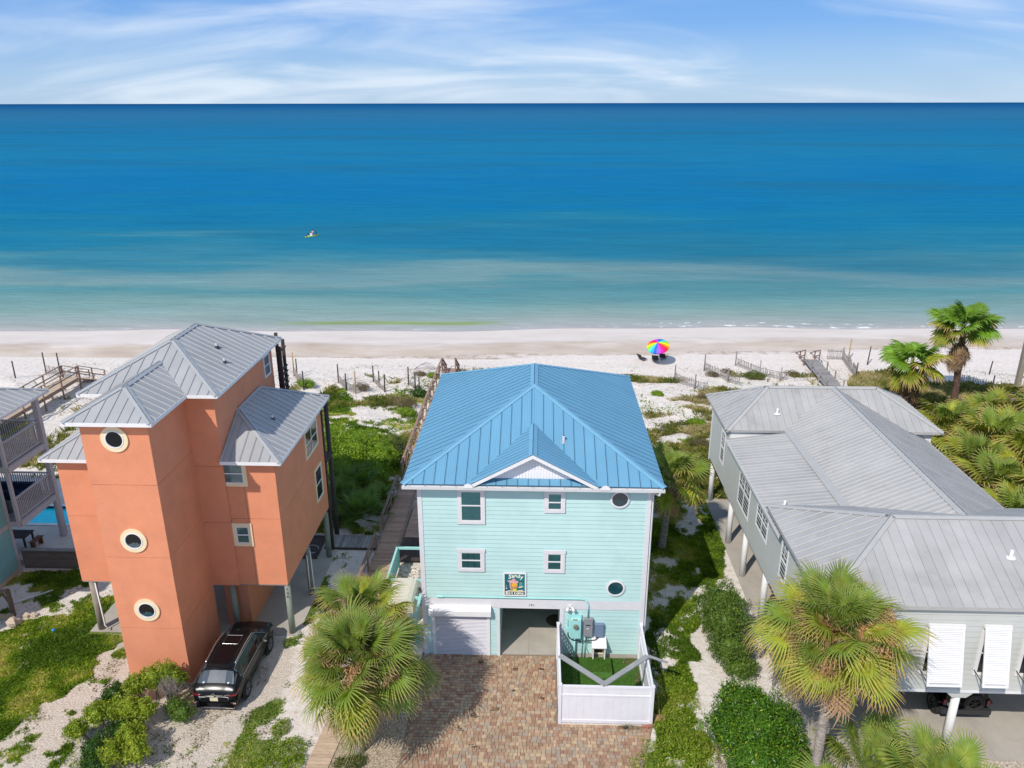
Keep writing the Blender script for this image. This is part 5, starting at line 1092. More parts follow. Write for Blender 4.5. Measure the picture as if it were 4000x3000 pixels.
for i in range(9): MB().box(35+.3*i,35.04+.3*i,53.98,54.02,3.0,4.35).build('baluster',greywood,PS)
MB().box(36.2,40,52.5,53.5,-.3,2.7).build('stair_wall',greypaint,PS)
# ================= umbrella and beach things
UM=thing('beach_umbrella',(11.35,70.6,0),'rainbow striped beach umbrella tilted towards the camera','umbrella')
c0=X(10.95,68.9,2.25); ax=X(-.20,-.42,1).normalized(); e1=ax.cross(X(0,1,0)).normalized(); e2=ax.cross(e1).normalized()
cols=[(.85,.02,.02),(.95,.28,.0),(.95,.72,.0),(.25,.68,.02),(.10,.72,.50),(.0,.38,.75),(.0,.08,.55),(.25,.10,.65),(.75,.0,.55),(.85,.0,.16),(.85,.02,.02),(.95,.28,.0),(.95,.72,.0),(.25,.68,.02),(.10,.72,.50),(.0,.38,.75),(.0,.08,.55),(.25,.10,.65),(.75,.0,.55),(.85,.0,.16)]
R_=1.02; off=3
for k in range(20):
    a0,a1=2*math.pi*k/20,2*math.pi*(k+1)/20; mb=MB()
    def pt_(a,r,dz=0): return c0+e1*math.cos(a)*r+e2*math.sin(a)*r-ax*(.42*(r/R_)**1.7*R_*.95+dz)
    am=(a0+a1)/2
    vs=[]
    for r in (.0,.3,.6,.9,R_): vs+=[pt_(a0,r),pt_(am,r,-.01 if r<R_ else .02),pt_(a1,r)]
    vs+=[pt_(a0,R_,.10),pt_(am,R_,.13),pt_(a1,R_,.10)]
    fs=[]
    for j in range(5): fs+=[(3*j,3*j+1,3*j+4,3*j+3),(3*j+1,3*j+2,3*j+5,3*j+4)]
    cc=cols[(k+off)%20]; mb.add(vs,fs); mb.build('canopy_panel',M('cloth_%d'%((k+off)%20%10),cc+(1,),rough=.6,var=.03),UM)
MB().tube([c0+ax*.12,c0-ax*2.4],.022,8).build('pole',white,UM)
for k in range(10):
    a=2*math.pi*k/10; MB().tube([pt_(a,.05,.02),pt_(a,R_,.02)],.008,4).build('rib',white,UM)
def chair(x,y,rz,label):
    T=thing('beach_chair',(x,y,.0),label,'chair','beach chairs under the umbrella',rz); dk=M('dark_canvas',(.02,.025,.03,1),rough=.8); fr=M('chair_frame',(.35,.35,.36,1),rough=.3,metal=.8)
    MB().rb((-.28,-.25,.25),(.56,0,0),(0,.5,-.03),(0,0,.03)).build('seat',dk,T,local=True); MB().rb((-.28,.24,.22),(.56,0,0),(0,.35,.55),(0,.03,0)).build('backrest',dk,T,local=True)
    for s in (-.29,.29): MB().tube([X(s,-.28,0),X(s,-.25,.27),X(s,.25,.25),X(s,.6,.8)],.014,6).build('frame',fr,T,local=True); MB().tube([X(s,.3,0),X(s,.22,.25)],.014,6).build('leg',fr,T,local=True)
chair(11.9,70.9,2.7,'dark beach chair on the right under the rainbow umbrella'); chair(11.05,70.3,2.9,'dark beach chair directly below the rainbow umbrella'); chair(9.9,70.4,2.2,'grey-framed beach chair left of the rainbow umbrella')
# kayak
KY=thing('kayak',(-41.7,141.9,0),'lime and white paddle kayak on the open water','kayak')
lime=M('lime_plastic',(.50,.72,.05,1),rough=.35); kw=M('kayak_white',(.8,.85,.75,1),rough=.35)
def hull(mb,L_,W_,H_,z0,ry=1):
    n=14;vs=[];fs=[]
    for i in range(n+1):
        t=i/n*2-1; w_=W_*max(.03,(1-abs(t)**2.6)); r=.10*abs(t)**3+z0; x=t*L_/2
        vs+=[(x,-w_/2,r+H_),(x,-w_*.35,r),(x,w_*.35,r),(x,w_/2,r+H_)]
    for i in range(n):
        for k in range(3): fs.append((4*i+k,4*i+k+1,4*i+5+k,4*i+4+k))
        fs.append((4*i+3,4*i,4*i+4,4*i+7))
    fs+=[(0,1,2,3)[::-1],tuple(4*n+q for q in (0,1,2,3))]
    mb.add(vs,fs)
ka=math.radians(58)
kx=lambda x,y,z:X(-41.7+x*math.cos(ka)-y*math.sin(ka),141.9+x*math.sin(ka)+y*math.cos(ka),z)
for nm,a,b_,h,z0,m in (('hull',3.3,.82,.24,-.08,lime),('deck',3.1,.72,.05,.17,kw)):
    mb=MB(); hull(mb,a,b_,h,z0); mb.v=[tuple(kx(*p)) for p in mb.v]; mb.build(nm,m,KY,smooth=True)
MB().rb(kx(-.1,-.3,.2),kx(-.1,.3,.2)-kx(-.1,-.3,.2),kx(-.25,-.3,.65)-kx(-.1,-.3,.2),kx(-.05,-.3,.2)-kx(-.1,-.3,.2)).build('seat_back',white,KY); MB().box(*[0]*6) if 0 else None
MB().tube([kx(1.0,0,.24),kx(1.35,0,.25)],[.18,.13],8).build('hatch',darkmet,KY); MB().tube([kx(-1.45,0,.2),kx(-1.3,0,.55)],[.15,.1],8).build('outboard',M('maroon',(.07,.03,.04,1)),KY)
def person(label,loc,joints,edges,radii,skin,parts,root=0,rz=0):
    me=bpy.data.meshes.new('person'); me.from_pydata([V(j) for j in joints],edges,[]); o=bpy.data.objects.new('person',me); col.objects.link(o); o.location=loc; o.rotation_euler=(0,0,rz); me.materials.append(skin)
    md=o.modifiers.new('skin','SKIN'); 
    for v_,r in zip(me.skin_vertices[0].data,radii): v_.radius=(r,r) if not hasattr(r,'__len__') else r
    me.skin_vertices[0].data[root].use_root=True; md.use_smooth_shade=True
    o.modifiers.new('sub','SUBSURF').levels=2; o.modifiers['sub'].render_levels=2
    tag(o,label,'person'); WL[o.name]=V((0,0,0))
    for nm,mb,m in parts: mb.build(nm,m,o,smooth=True,local=True)
    return o
sk=M('skin',(.60,.33,.23,1),rough=.6,var=.04)
# kneeling paddler, facing the camera-left bow
J=[(0,0,.42),(0,0,.62),(0,.02,.86),(0,.0,1.0),(0,-.02,1.14),(.17,0,.92),(.22,-.12,.70),(.12,-.30,.55),(-.17,0,.92),(-.22,-.12,.70),(-.12,-.3,.55),(.12,-.02,.40),(.16,-.38,.34),(.15,.02,.27),(-.12,-.02,.40),(-.16,-.38,.34),(-.15,.02,.27)]
E_=[(0,1),(1,2),(2,3),(3,4),(2,5),(5,6),(6,7),(2,8),(8,9),(9,10),(0,11),(11,12),(12,13),(0,14),(14,15),(15,16)]
Rr=[(.15,.11),(.14,.10),(.16,.10),.055,.095,.06,.045,.035,.06,.045,.035,.09,.06,.05,.09,.06,.05]
hat=MB().ell((0,0,1.2),(.115,.12,.09),12,6); sh=MB().tube([X(0,0,.30),X(0,-.0,.5)],[.20,.16],12); pad=MB().tube([X(-.7,-.35,.75),X(.7,-.35,.45)],.018,6)
fa=MB().ell((0,-.12,1.13),(.02,.025,.025)); 
person('shirtless person in dark cap and shorts kneeling on the lime kayak',tuple(kx(.25,0,.0)),J,E_,Rr,sk,[('cap',hat,M('navy_cloth',(.01,.015,.04,1))),('shorts',sh,M('dark_shorts',(.03,.015,.02,1))),('nose',fa,sk)],rz=ka-1.5)
PD=MB().tube([kx(.1,-.9,.9),kx(.1,.9,.45)],.02,6); PD.ell(kx(.1,-1.0,.93),(.1,.05,.2)); PD.ell(kx(.1,1.0,.42),(.1,.05,.2)); PD.build('paddle',darkmet,label='double bladed paddle held by the kneeling kayaker',cat='paddle')
# walker at the waterline
J=[(0,0,.88),(0,0,1.05),(0,.0,1.32),(0,-.02,1.45),(0,-.04,1.58),(.16,0,1.34),(.24,-.02,1.08),(.20,-.12,.86),(-.16,0,1.34),(-.25,.02,1.08),(-.22,-.08,.86),(.09,0,.84),(.12,-.10,.46),(.12,.02,.07),(.12,-.14,.04),(-.09,0,.84),(-.14,.08,.46),(-.12,.22,.08),(-.12,.08,.04)]
E_=[(0,1),(1,2),(2,3),(3,4),(2,5),(5,6),(6,7),(2,8),(8,9),(9,10),(0,11),(11,12),(12,13),(13,14),(0,15),(15,16),(16,17),(17,18)]
Rr=[(.16,.12),(.13,.1),(.15,.10),.05,.09,.055,.042,.035,.055,.042,.035,.10,.065,.045,.035,.10,.065,.045,.035]
tp_=MB().tube([X(0,0,.82),X(0,0,1.05),X(0,0,1.36)],[.19,.16,.15],14); hr=MB().ell((0,.02,1.63),(.10,.11,.11),12,8); bg_=MB().box(.26,.36,-.1,.12,.82,1.1)
person('person in grey and white patterned top walking at the waterline',(48.7,82.2,.03),J,E_,Rr,sk,[('top',tp_,M('pattern_cloth',(0,0,0,1),ramp=[(.42,(.10,.10,.12,1)),(.5,(.7,.7,.72,1))],vscale=9)),('hair',hr,M('fair_hair',(.35,.26,.16,1))),('shoulder_bag',bg_,M('dark_bag',(.03,.02,.02,1)))],rz=-.8)
# ================= vehicles
blk=M('black_paint',(.006,.007,.008,1),rough=.26,spec=.3,coat=.0,var=.05); cg=M('car_glass',(.008,.010,.012,1),rough=.05,spec=.8,var=.05); rg=M('rear_car_glass',(.06,.075,.095,1),rough=.12,spec=.8,var=.2,vscale=4)
chrome=M('chrome',(.75,.75,.76,1),rough=.15,metal=1,var=.02); tyre=M('tyre',(.018,.018,.018,1),rough=.85,var=.1); red=M('red_lamp',(.16,.004,.008,1),rough=.15,spec=.8); sat=M('satin_black',(.015,.014,.014,1),rough=.35,spec=.5,var=.05)
def wheel(T,x,y,z,r,side,rimc=chrome,spare=None,w_=.24):
    """road wheel with tyre, rim and spokes; side = outward unit (sx,sy)"""
    n=V((side[0],side[1],0)); u=V((0,0,1)); c=V((x,y,z)); mb=MB(); t=n.cross(u)
    prof=[(.58,0),(.68,.02),(.95,.02),(1,-.03),(1,-w_+.03),(.95,-w_),(.6,-w_)]
    vs=[];fs=[];K=28;m=len(prof)
    for i in range(K):
        a=2*math.pi*i/K
        for pr_,d_ in prof: vs.append(c+(u*math.cos(a)+t*math.sin(a))*pr_*r+n*d_)
    for i in range(K):
        for j in range(m-1): fs.append((i*m+j,i*m+j+1,((i+1)%K)*m+j+1,((i+1)%K)*m+j))
    mb.add(vs,fs); W=mb.build('wheel',tyre,T,smooth=False)
    MB().ring(c-n*.02,n,u,r*.56,r*.63,.03).build('rim',rimc,W); MB().disc(c-n*.05,n,u,r*.58).build('rim_well',sat,W)
    mb=MB()
    for k in range(5):
        for e in (-.16,.16):
            a=2*math.pi*k/5; d1=(u*math.cos(a)+t*math.sin(a)); d2=(u*math.cos(a+e)+t*math.sin(a+e)); sd=n.cross(d2).normalized()
            mb.rb(c+d1*r*.08-sd*r*.025-n*.03,(d2*r*.57-d1*r*.08),sd*r*.05,n*.03)
    mb.build('spoke',rimc,W); MB().cyl(c-n*.03,c+n*.01,r*.10,n=12).build('hub',sat,W)
    return W
CAR=thing('black_suv',(-12.76,26.85,0),'glossy black SUV with panoramic roof parked beside the orange stair tower','car')
XC,YR=-12.76,24.42
st=[ # u, half width, belt z, roof z, roof half width
(0.00,.66,.62,.70,.50),(.04,.82,.78,.86,.55),(.14,.90,1.00,1.05,.60),(.30,.925,1.07,1.14,.62),(.80,.945,1.09,1.56,.55),(1.0,.947,1.09,1.635,.55),(1.4,.948,1.08,1.68,.57),(2.0,.948,1.06,1.70,.58),(2.6,.948,1.04,1.68,.575),(3.05,.945,1.02,1.62,.56),(3.75,.94,.99,1.13,.66),(4.1,.93,.95,1.04,.66),(4.5,.90,.86,.95,.62),(4.78,.80,.72,.82,.55),(4.89,.60,.60,.66,.42)]
G=[]
for u,w_,bz_,rz2,rw in st:
    pr=[(0,.24),(w_*.8,.24),(w_*.97,.36),(w_,.60 if bz_>.7 else .5),(w_*.985,bz_-.10 if bz_>.75 else bz_-.05),(w_*.955,bz_),((w_*.955+rw*1.0)/2+.02,(bz_+rz2)/2+.02),(rw+.03,rz2-.045),(rw*.6,rz2-.008),(0,rz2)]
    G.append([X(XC+a,YR+u,z) for a,z in pr]+[X(XC-a,YR+u,z) for a,z in pr[-2:0:-1]])
m_=len(G[0]); mb=MB(); mb.add([p for r in G for p in r],[(i*m_+j,i*m_+(j+1)%m_,(i+1)*m_+(j+1)%m_,(i+1)*m_+j) for i in range(len(G)-1) for j in range(m_)]+[tuple(range(m_)),tuple(range((len(G)-1)*m_,len(G)*m_))[::-1]])
BD=mb.build('body',blk,CAR,smooth=True)
def bil(P,u,v): return (P[0]*(1-u)+P[1]*u)*(1-v)+(P[3]*(1-u)+P[2]*u)*v
def patch(name,quads,m,off=.008,par=CAR,ins=None):
    mb=MB()
    for q in quads:
        q=[V(p) for p in q]; n=(q[1]-q[0]).cross(q[2]-q[0]).normalized(); c=sum(q,V((0,0,0)))/len(q)
        if n.dot(c-X(XC,YR+2.2,.7))<0: n=-n
        mb.add([p+n*off for p in q],[tuple(range(len(q)))])
    return mb.build(name,m,par,smooth=False)
g=lambda i,j:G[i][j%m_]
# rear window (stations 3-4), spoiler, panoramic roof, windscreen
rowt=[7,8,9,10,11]; rr_=[6,7,8,9,10,11,12]
patch('rear_window',[[g(3,a)*.9+g(4,a)*.1,g(3,b)*.9+g(4,b)*.1,g(3,b)*.15+g(4,b)*.85,g(3,a)*.15+g(4,a)*.85] for a,b in zip(rr_[:-1],rr_[1:])],rg)
patch('glass_roof',[[g(i,a),g(i,b),g(i+1,b),g(i+1,a)] for i in range(5,9) for a,b in ((8,9),(9,10))],M('roof_glass',(.010,.006,.007,1),rough=.10,spec=.25,var=.1),.01)
patch('windscreen',[[g(9,a)*.95+g(10,a)*.05,g(9,b)*.95+g(10,b)*.05,g(9,b)*.05+g(10,b)*.95,g(9,a)*.05+g(10,a)*.95] for a,b in zip(rowt[:-1],rowt[1:])],cg)
for jj in ((5,6,7),(m_-5,m_-6,m_-7)):
    patch('side_window',[[g(i,a)*.86+g(i,b)*.14 if a==jj[0] else g(i,a),g(i,b) if b!=jj[2] else g(i,b)*.84+g(i,a)*.16,g(i+1,b) if b!=jj[2] else g(i+1,b)*.84+g(i+1,a)*.16,g(i+1,a)*.86+g(i+1,b)*.14 if a==jj[0] else g(i+1,a)] for i in range(4,9) for a,b in ((jj[0],jj[1]),(jj[1],jj[2]))],cg,.006)
    a,b=jj[0],jj[2]
    out=lambda p:p+X(.014 if p.x>XC else -.014,0,.0)
    MB().tube([out(g(4,a))]+[out(g(i,a)*.88+g(i,jj[1])*.12) for i in range(5,10)]+[out(g(10,a))],.011,5).build('window_trim',chrome,CAR)
    MB().tube([out(g(4,a)*.8+g(4,b)*.2)]+[out(g(i,b)*.93+g(i,jj[1])*.07) for i in (4,5,6,7,8,9)]+[out(g(10,a)*.7+g(10,b)*.3)],.011,5).build('window_trim',chrome,CAR)
for s in (-1,1):
    MB().tube([X(XC+s*.60,YR+.95,1.66),X(XC+s*.61,YR+1.1,1.70),X(XC+s*.62,YR+2.0,1.76),X(XC+s*.61,YR+2.8,1.70),X(XC+s*.60,YR+2.95,1.66)],.022,6).build('roof_rail',chrome,CAR,smooth=True)
    m1=MB(); m1.ell(X(XC+s*1.03,YR+3.18,1.06),(.10,.06,.07),10,7); o=m1.build('door_mirror',blk,CAR,smooth=True); MB().ell(X(XC+s*1.03,YR+3.13,1.06),(.08,.03,.055),10,7).build('mirror_glass',M('mirror',(.5,.5,.48,1),rough=.1,metal=.8),o)
    mb=MB(); mb.prism([X(XC+s*.56,YR+.07,.85),X(XC+s*.84,YR+.10,.90),X(XC+s*.915,YR+.42,1.00),X(XC+s*.92,YR+.42,.94),X(XC+s*.86,YR+.10,.83),X(XC+s*.56,YR+.05,.82)],X(s*.02,-.05,.0)); mb.build('tail_lamp',red,CAR)
    MB().rb(X(XC+s*.40,YR+.03,.83),X(s*.26,.03,.03),X(0,0,.018),X(0,.03,0)).build('lamp_chrome',chrome,CAR)
    MB().ell(X(XC+s*.50,YR+.36,1.19),(.05,.05,.03),8,6).build('wiper_cap',white,CAR)
    MB().rb(X(XC+s*.80-.06,YR-.03,.45),X(.12,0,0),X(0,.06,0),X(0,0,.05)).build('reflector',red,CAR)
    MB().rb(X(XC+s*.62-.16,YR-.06,.27),X(.32,0,0),X(0,.1,0),X(0,0,.05)).build('exhaust',chrome,CAR)
    for yy in (YR+1.0,YR+3.8):
        MB().ring(X(XC+s*.935,yy,.38),(s,0,0),(0,0,1),.385,.455,.02).build('arch_trim',sat,CAR); MB().disc(X(XC+s*.952,yy,.38),(s,0,0),(0,0,1),.39).build('wheel_well',sat,CAR); wheel(CAR,XC+s*.975,yy,.37,.37,(s,0))
MB().rb(X(XC-.36,YR+.02,.825),X(.72,0,0),X(0,.05,0),X(0,0,.028)).build('chrome_strip',chrome,CAR)
MB().ring(X(XC,YR-.02,.92),(0,-1,0),(0,0,1),.045,.065,.02,18).build('badge',chrome,CAR)
MB().rb(X(XC-.16,YR-.035,.62),X(.32,0,0),X(0,.02,0),X(0,0,.16)).build('number_plate',M('plate',(.65,.58,.40,1),rough=.5,var=.25,vscale=25),CAR)
MB().rb(X(XC-.84,YR+.0,.50),X(1.68,0,0),X(0,.1,0),X(0,0,.035)).build('bumper_strip',M('dark_chrome',(.25,.25,.27,1),rough=.25,metal=.9),CAR); MB().rb(X(XC-.7,YR-.03,.25),X(1.4,0,0),X(0,.1,0),X(0,0,.045)).build('skid_plate',M('silver',(.4,.4,.42,1),rough=.3,metal=.8),CAR)
MB().tube([X(XC-.48,YR+.80,1.585),X(XC,YR+.72,1.60),X(XC+.48,YR+.80,1.585)],[.03,.04,.03],6).build('spoiler',blk,CAR)
MB().tube([X(XC-.33,YR+2.05,1.735),X(XC+.33,YR+2.05,1.735),X(XC+.33,YR+2.62,1.72),X(XC-.33,YR+2.62,1.72),X(XC-.33,YR+2.05,1.735)],.004,4).build('sunroof_seal',M('silver',(0,0,0,1)),CAR)
for s in (-1,1): MB().beam((XC+s*.5,YR+3.74,1.14),(XC+s*.02,YR+3.66,1.17),.02,.015).build('wiper',M('silver',(0,0,0,1)),CAR)
# off-road vehicle under the grey house
JX,JY=16.85,24.95
JP=thing('off_road_vehicle',(JX,27.8,0),'black off-road vehicle with spare wheel parked under the grey house','car')
mb=MB(); mb.prism([X(JX-.85,JY,.55),X(JX-.85,JY,1.15),X(JX-.80,JY,1.16),X(JX-.72,JY+.08,1.85),X(JX+.72,JY+.08,1.85),X(JX+.80,JY,1.16),X(JX+.85,JY,1.15),X(JX+.85,JY,.55)],(0,3.2,0)); mb.box(JX-.75,JX+.75,JY+3.2,JY+4.2,.6,1.15); mb.build('body',blk,JP)
MB().box(JX-.62,JX+.62,JY+.0,JY+.06,1.2,1.75).build('rear_window',cg,JP); MB().box(JX-.95,JX+.95,JY-.15,JY+.05,.48,.68).build('bumper',M('bumper_black',(.03,.03,.032,1),rough=.6),JP)
for s in (-1,1):
    for yy in (JY+.55,JY+3.3): wheel(JP,JX+s*.96,yy,.42,.42,(s,0),rimc=M('rim_grey',(.22,.22,.22,1),rough=.35,metal=.6),w_=.28); MB().box(JX+s*.93-.12,JX+s*.93+.12,yy-.5,yy+.5,.84,.92).build('fender',sat,JP)
    MB().box(JX+s*.83-.06,JX+s*.83+.06,JY-.06,JY+.02,.85,1.08).build('tail_lamp',red,JP)
sw=wheel(JP,JX+.25,JY-.12,1.0,.42,(0,-1),rimc=sat,w_=.26); MB().ring(X(JX+.25,JY-.10,1.0),(0,-1,0),(0,0,1),.27,.30,.03).build('spare_ring',M('off_white',(.6,.6,.58,1)),sw); MB().ring(X(JX+.25,JY-.09,1.0),(0,-1,0),(0,0,1),.335,.37,.02).build('tyre_lettering_band',M('letter_white',(.38,.38,.37,1),var=.9,vscale=18),sw)
MB().box(JX-.72,JX-.42,JY-.03,JY,.78,.93).build('number_plate',M('plate_blue',(.3,.5,.55,1)),JP)
# ================= palms
pg=leafmat('palm_green',[(0,(.30,.33,.05,1)),(.10,(.24,.30,.04,1)),(.5,(.165,.245,.036,1)),(.80,(.25,.285,.05,1)),(.91,(.52,.42,.20,1)),(1,(.66,.52,.34,1))],rough=.52,objrand=.22)
py=leafmat('palm_yellowgreen',[(0,(.42,.36,.05,1)),(.12,(.38,.38,.04,1)),(.5,(.27,.32,.035,1)),(.74,(.37,.33,.06,1)),(.88,(.48,.30,.12,1)),(1,(.58,.44,.30,1))],rough=.55,objrand=.22)
pdd=leafmat('palm_dead',[(0,(.30,.19,.09,1)),(.4,(.32,.19,.10,1)),(.8,(.42,.28,.17,1)),(1,(.52,.40,.30,1))],rough=.8,objrand=.25,trans=.1)
pf=leafmat('washingtonia_green',[(0,(.40,.46,.05,1)),(.15,(.22,.38,.03,1)),(.6,(.18,.34,.03,1)),(1,(.20,.28,.06,1))],rough=.5,objrand=.22)
pdark=leafmat('palmetto_green',[(0,(.22,.28,.05,1)),(.2,(.10,.19,.03,1)),(.85,(.13,.21,.035,1)),(1,(.50,.38,.20,1))],rough=.4,objrand=.25)
def frond(seed,m,lp=1.25,lb=1.05,n=40,fused=.28,droop=.7,spread=150,wd=.038,curl=.25,petm=None,ragged=.1):
    r=random.Random(seed); mb=MB(); tn=0
    # petiole: flattened bar curving down a little
    pts=[];k=6
    for i in range(k+1):
        t=i/k; pts.append(X(lp*t,0,-.10*lp*t*t))
    mb.tone=.02
    vs=[];fs=[]
    for i,p in enumerate(pts):
        w_=.028-.012*i/k; vs+=[p+X(0,-w_,0),p+X(0,0,-w_*.6),p+X(0,w_,0),p+X(0,0,w_*.3)]
    for i in range(k):
        for j in range(4): fs.append((4*i+j,4*i+(j+1)%4,4*i+4+(j+1)%4,4*i+4+j))
    mb.add(vs,fs)
    o=pts[-1]; base=V((1,0,-.25)).normalized()
    for i in range(n):
        f=(i+.5)/n*2-1; a=math.radians(spread)*f+r.uniform(-.02,.02)
        # costa: central leaflets leave farther along the arching midrib
        cs=lb*.28*(1-abs(f)); oo=o+X(cs,0,-.12*cs)
        d=V((math.cos(a),math.sin(a),0)); L_=lb*(1-.30*abs(f)**2)*(1-cs*.25)*r.uniform(1-ragged,1+.05)
        fold=curl*(abs(math.sin(a)))  # sides lifted: costapalmate V
        sd=V((-d.y,d.x,0)); S_=6; vs=[];tones=[]
        dr=droop*r.uniform(.6,1.35)
        tw=r.uniform(-.3,.3)
        for s in range(S_+1):
            t=s/S_; x=L_*t
            p=oo+d*x*(1-.12*dr*t*t)+X(0,0,fold*x*(1-t*.5)-dr*L_*.62*t**2.6-.25*cs)
            w_=wd*(.35+1.9*t if t<fused else (.35+1.9*fused)*(1-(t-fused)/(1-fused))**.8+.006)
            zf=w_*.45
            vs+=[p-sd*w_+X(0,0,zf*(1+tw)),p,p+sd*w_+X(0,0,zf*(1-tw))]; tones+=[.06+.94*t]*3
        fs=[]
        for s in range(S_): fs+=[(3*s,3*s+1,3*s+4,3*s+3),(3*s+1,3*s+2,3*s+5,3*s+4)]
        mb.add(vs,fs,tones)
    return mb.mesh('frond',m)
FR={}
def fset(key,m,**k): FR[key]=[frond(i*7+hash(key)%97 if False else i*7+len(key),m,**k) for i in range(4)]
fset('g',pg); fset('y',py,droop=1.0); fset('d',pdd,n=26,droop=1.0,curl=-.1,spread=110,ragged=.3); fset('w',pf,lp=1.0,lb=1.15,fused=.55,droop=.75,n=34,wd=.06,spread=135); fset('wy',py,lp=.9,lb=1.1,fused=.5,droop=.8,n=32,wd=.055,spread=125)
fset('gf',pg,n=24,wd=.07,fused=.3); fset('yf',py,n=22,wd=.075,fused=.3,droop=.9)
fset('dk',pdark,lp=.8,lb=.75,n=28,droop=.3,spread=140)
trunkm=M('palm_trunk',(0,0,0,1),ramp=[(.35,(.17,.14,.115,1)),(.55,(.31,.27,.235,1)),(.75,(.42,.37,.33,1))],rough=.95,var=.2,vscale=3,streak=(2,2,9),bump=.5,bscale=14)
shag=M('palm_trunk_brown',(.12,.07,.05,1),rough=.95,var=.35,vscale=6,bump=.6,bscale=12)
flw=leafmat('seed_stalk',[(0,(.34,.17,.07,1)),(.5,(.50,.28,.13,1)),(1,(.62,.42,.24,1))],rough=.9,trans=.15,objrand=.1)
def stalk(seed,L_=1.25,n=520,sz=.36):
    r=random.Random(seed); mb=MB(); mb.tone=.2; mb.tube([X(0,0,0),X(L_*.5,0,.15),X(L_,0,-.05)],[.02,.014,.01],5)
    for i in range(n):
        t=r.uniform(.45,1.08); p=X(L_*t,r.gauss(0,sz*.45),.1-.2*t+r.gauss(0,sz*.35)); d=V((r.uniform(-1,1),r.uniform(-1,1),r.uniform(-1,1))).normalized()*r.uniform(.06,.17); s=d.orthogonal().normalized()*.009
        mb.tone=r.random(); mb.add([p-s,p+s,p+d+s,p+d-s],[(0,1,2,3)])
    return mb.mesh('seed_stalk',flw)
STK=[stalk(i) for i in range(3)]
def palm(name,base,top,label,group,kinds,n=34,scale=1.0,seed=0,tr=.17,tm=None,boots=False,skirt=0,el0=82,el1=-42,stalks=0,trm=None,cat='palm tree',taper=.8,flat=1):
    r=random.Random(seed); base,top=V(base),V(top); T=thing(name,tuple(base),label,cat,group)
    if (top-base).length>.3:
        k=max(6,int((top-base).length/.16)); pts=[];rs=[]
        for i in range(k+1):
            t=i/k; pts.append(base+(top-base)*t+X(.06*math.sin(t*3)*(top-base).length*.3,0,0)*0+X((1-t)*t*.25,0,0)*0); rs.append(tr*(1-(1-taper)*t)*(1+.03*(i%2))*(1.18 if i==0 else 1))
        MB().tube([base-X(0,0,.2)]+pts,[rs[0]*1.15]+rs,14).build('trunk',trm or trunkm,T,smooth=False)
        if boots:
            a_=(top-base).normalized()
            for i in range(34):
                t=1-boots*(i/34); p=base+(top-base)*t; an=i*2.4; d=V((math.cos(an),math.sin(an),0)); s=V((-d.y,d.x,0))
                MB().prism([p+d*tr*.7-s*.05,p+d*tr*.7+s*.05,p+d*(tr+.16)+s*.02+X(0,0,.30),p+d*(tr+.16)-s*.02+X(0,0,.30)],d*.02+X(0,0,-.03)).build('boot',trunkm,T)
    for i in range(n):
        t=(i+.5)/n; az=i*2.39996+r.uniform(-.25,.25); el=math.radians(el0+(el1-el0)*t**.95)+r.uniform(-.12,.12)
        kind=kinds[min(len(kinds)-1,int(t*len(kinds)))]
        if r.random()<.12: kind=kinds[r.randrange(len(kinds))]
        s=scale*r.uniform(.85,1.12)*(.72+.4*min(1,t*2.2))
        inst(r.choice(FR[kind]),'frond',T,top+X(0,0,.12*(1-t)*scale),(r.uniform(-.8,.8),-el,az),(s*r.uniform(.85,1.1),s*r.uniform(.75,1.1),s))
    for i in range(skirt):
        az=i*2.399+r.random(); inst(r.choice(FR['d']),'dead_frond',T,top-X(0,0,.25+1.3*scale*(i/skirt)),(r.uniform(-.6,.6),math.radians(r.uniform(50,80)),az),(scale*(.8 if skirt>20 else .7),)*3)
    for i in range(stalks):
        az=r.uniform(0,6.28); inst(r.choice(STK),'seed_stalk',T,top,(r.uniform(-.4,.4),math.radians(r.uniform(-45,15)),az),(scale*1.25,)*3)
    return T
near='cabbage palms in the front yards'
palm('cabbage_palm',(-6.6,22.6,0),(-6.4,22.8,3.85),'big shaggy palm nearest the camera left of the brick driveway',near,['g','g','g','g','y','g','y','d'],n=84,scale=1.06,seed=3,tr=.19,boots=.5,stalks=16,el1=-60)
palm('cabbage_palm',(-6.75,25.2,0),(-6.65,25.1,4.2),'palm behind the big shaggy one, crown against the aqua screen',near,['g','g','y','y','d'],n=44,scale=.84,seed=8,tr=.17,boots=.5,stalks=7,el1=-30)
palm('cabbage_palm',(9.75,21.2,0),(9.95,21.6,6.55),'tall palm with tan-tipped skirt in front of the grey house',near,['g','g','y','g','y','y','y','d'],n=72,scale=1.08,seed=12,tr=.17,stalks=15,el1=-64,taper=.9)
palm('cabbage_palm',(6.9,37.4,0),(7.15,37.45,4.3),'palm growing against the right side of the aqua house',near,['gf','gf','yf'],n=36,scale=.86,seed=21,tr=.2,boots=.45,skirt=3,stalks=1,el1=-40)
palm('cabbage_palm',(7.2,41.6,0),(7.3,41.5,2.6),'shorter palm behind the one beside the aqua house roof',near,['gf','gf','yf','d'],n=30,scale=.85,seed=25,tr=.18,boots=.5,skirt=3,el1=-35)
palm('cabbage_palm',(11.6,18.6,0),(11.5,20.9,1.1),'young palm at the bottom edge showing only its frond tips, left one',near,['g','g'],n=18,scale=.95,seed=31,el1=5)
palm('cabbage_palm',(13.6,18.6,0),(13.55,20.3,1.2),'young palm at the bottom edge showing only its frond tips, right one',near,['g','g'],n=20,scale=.95,seed=33,el1=5)
bp_='fan palms at the edge of the beach'
palm('beach_palm',(32.9,58.5,0),(32.5,58.5,6.7),'tallest fan palm with thick brown skirt standing against the beach',bp_,['w','w','w','wy'],n=26,scale=1.1,seed=41,tr=.26,skirt=60,trm=shag,el1=-18,taper=.85)
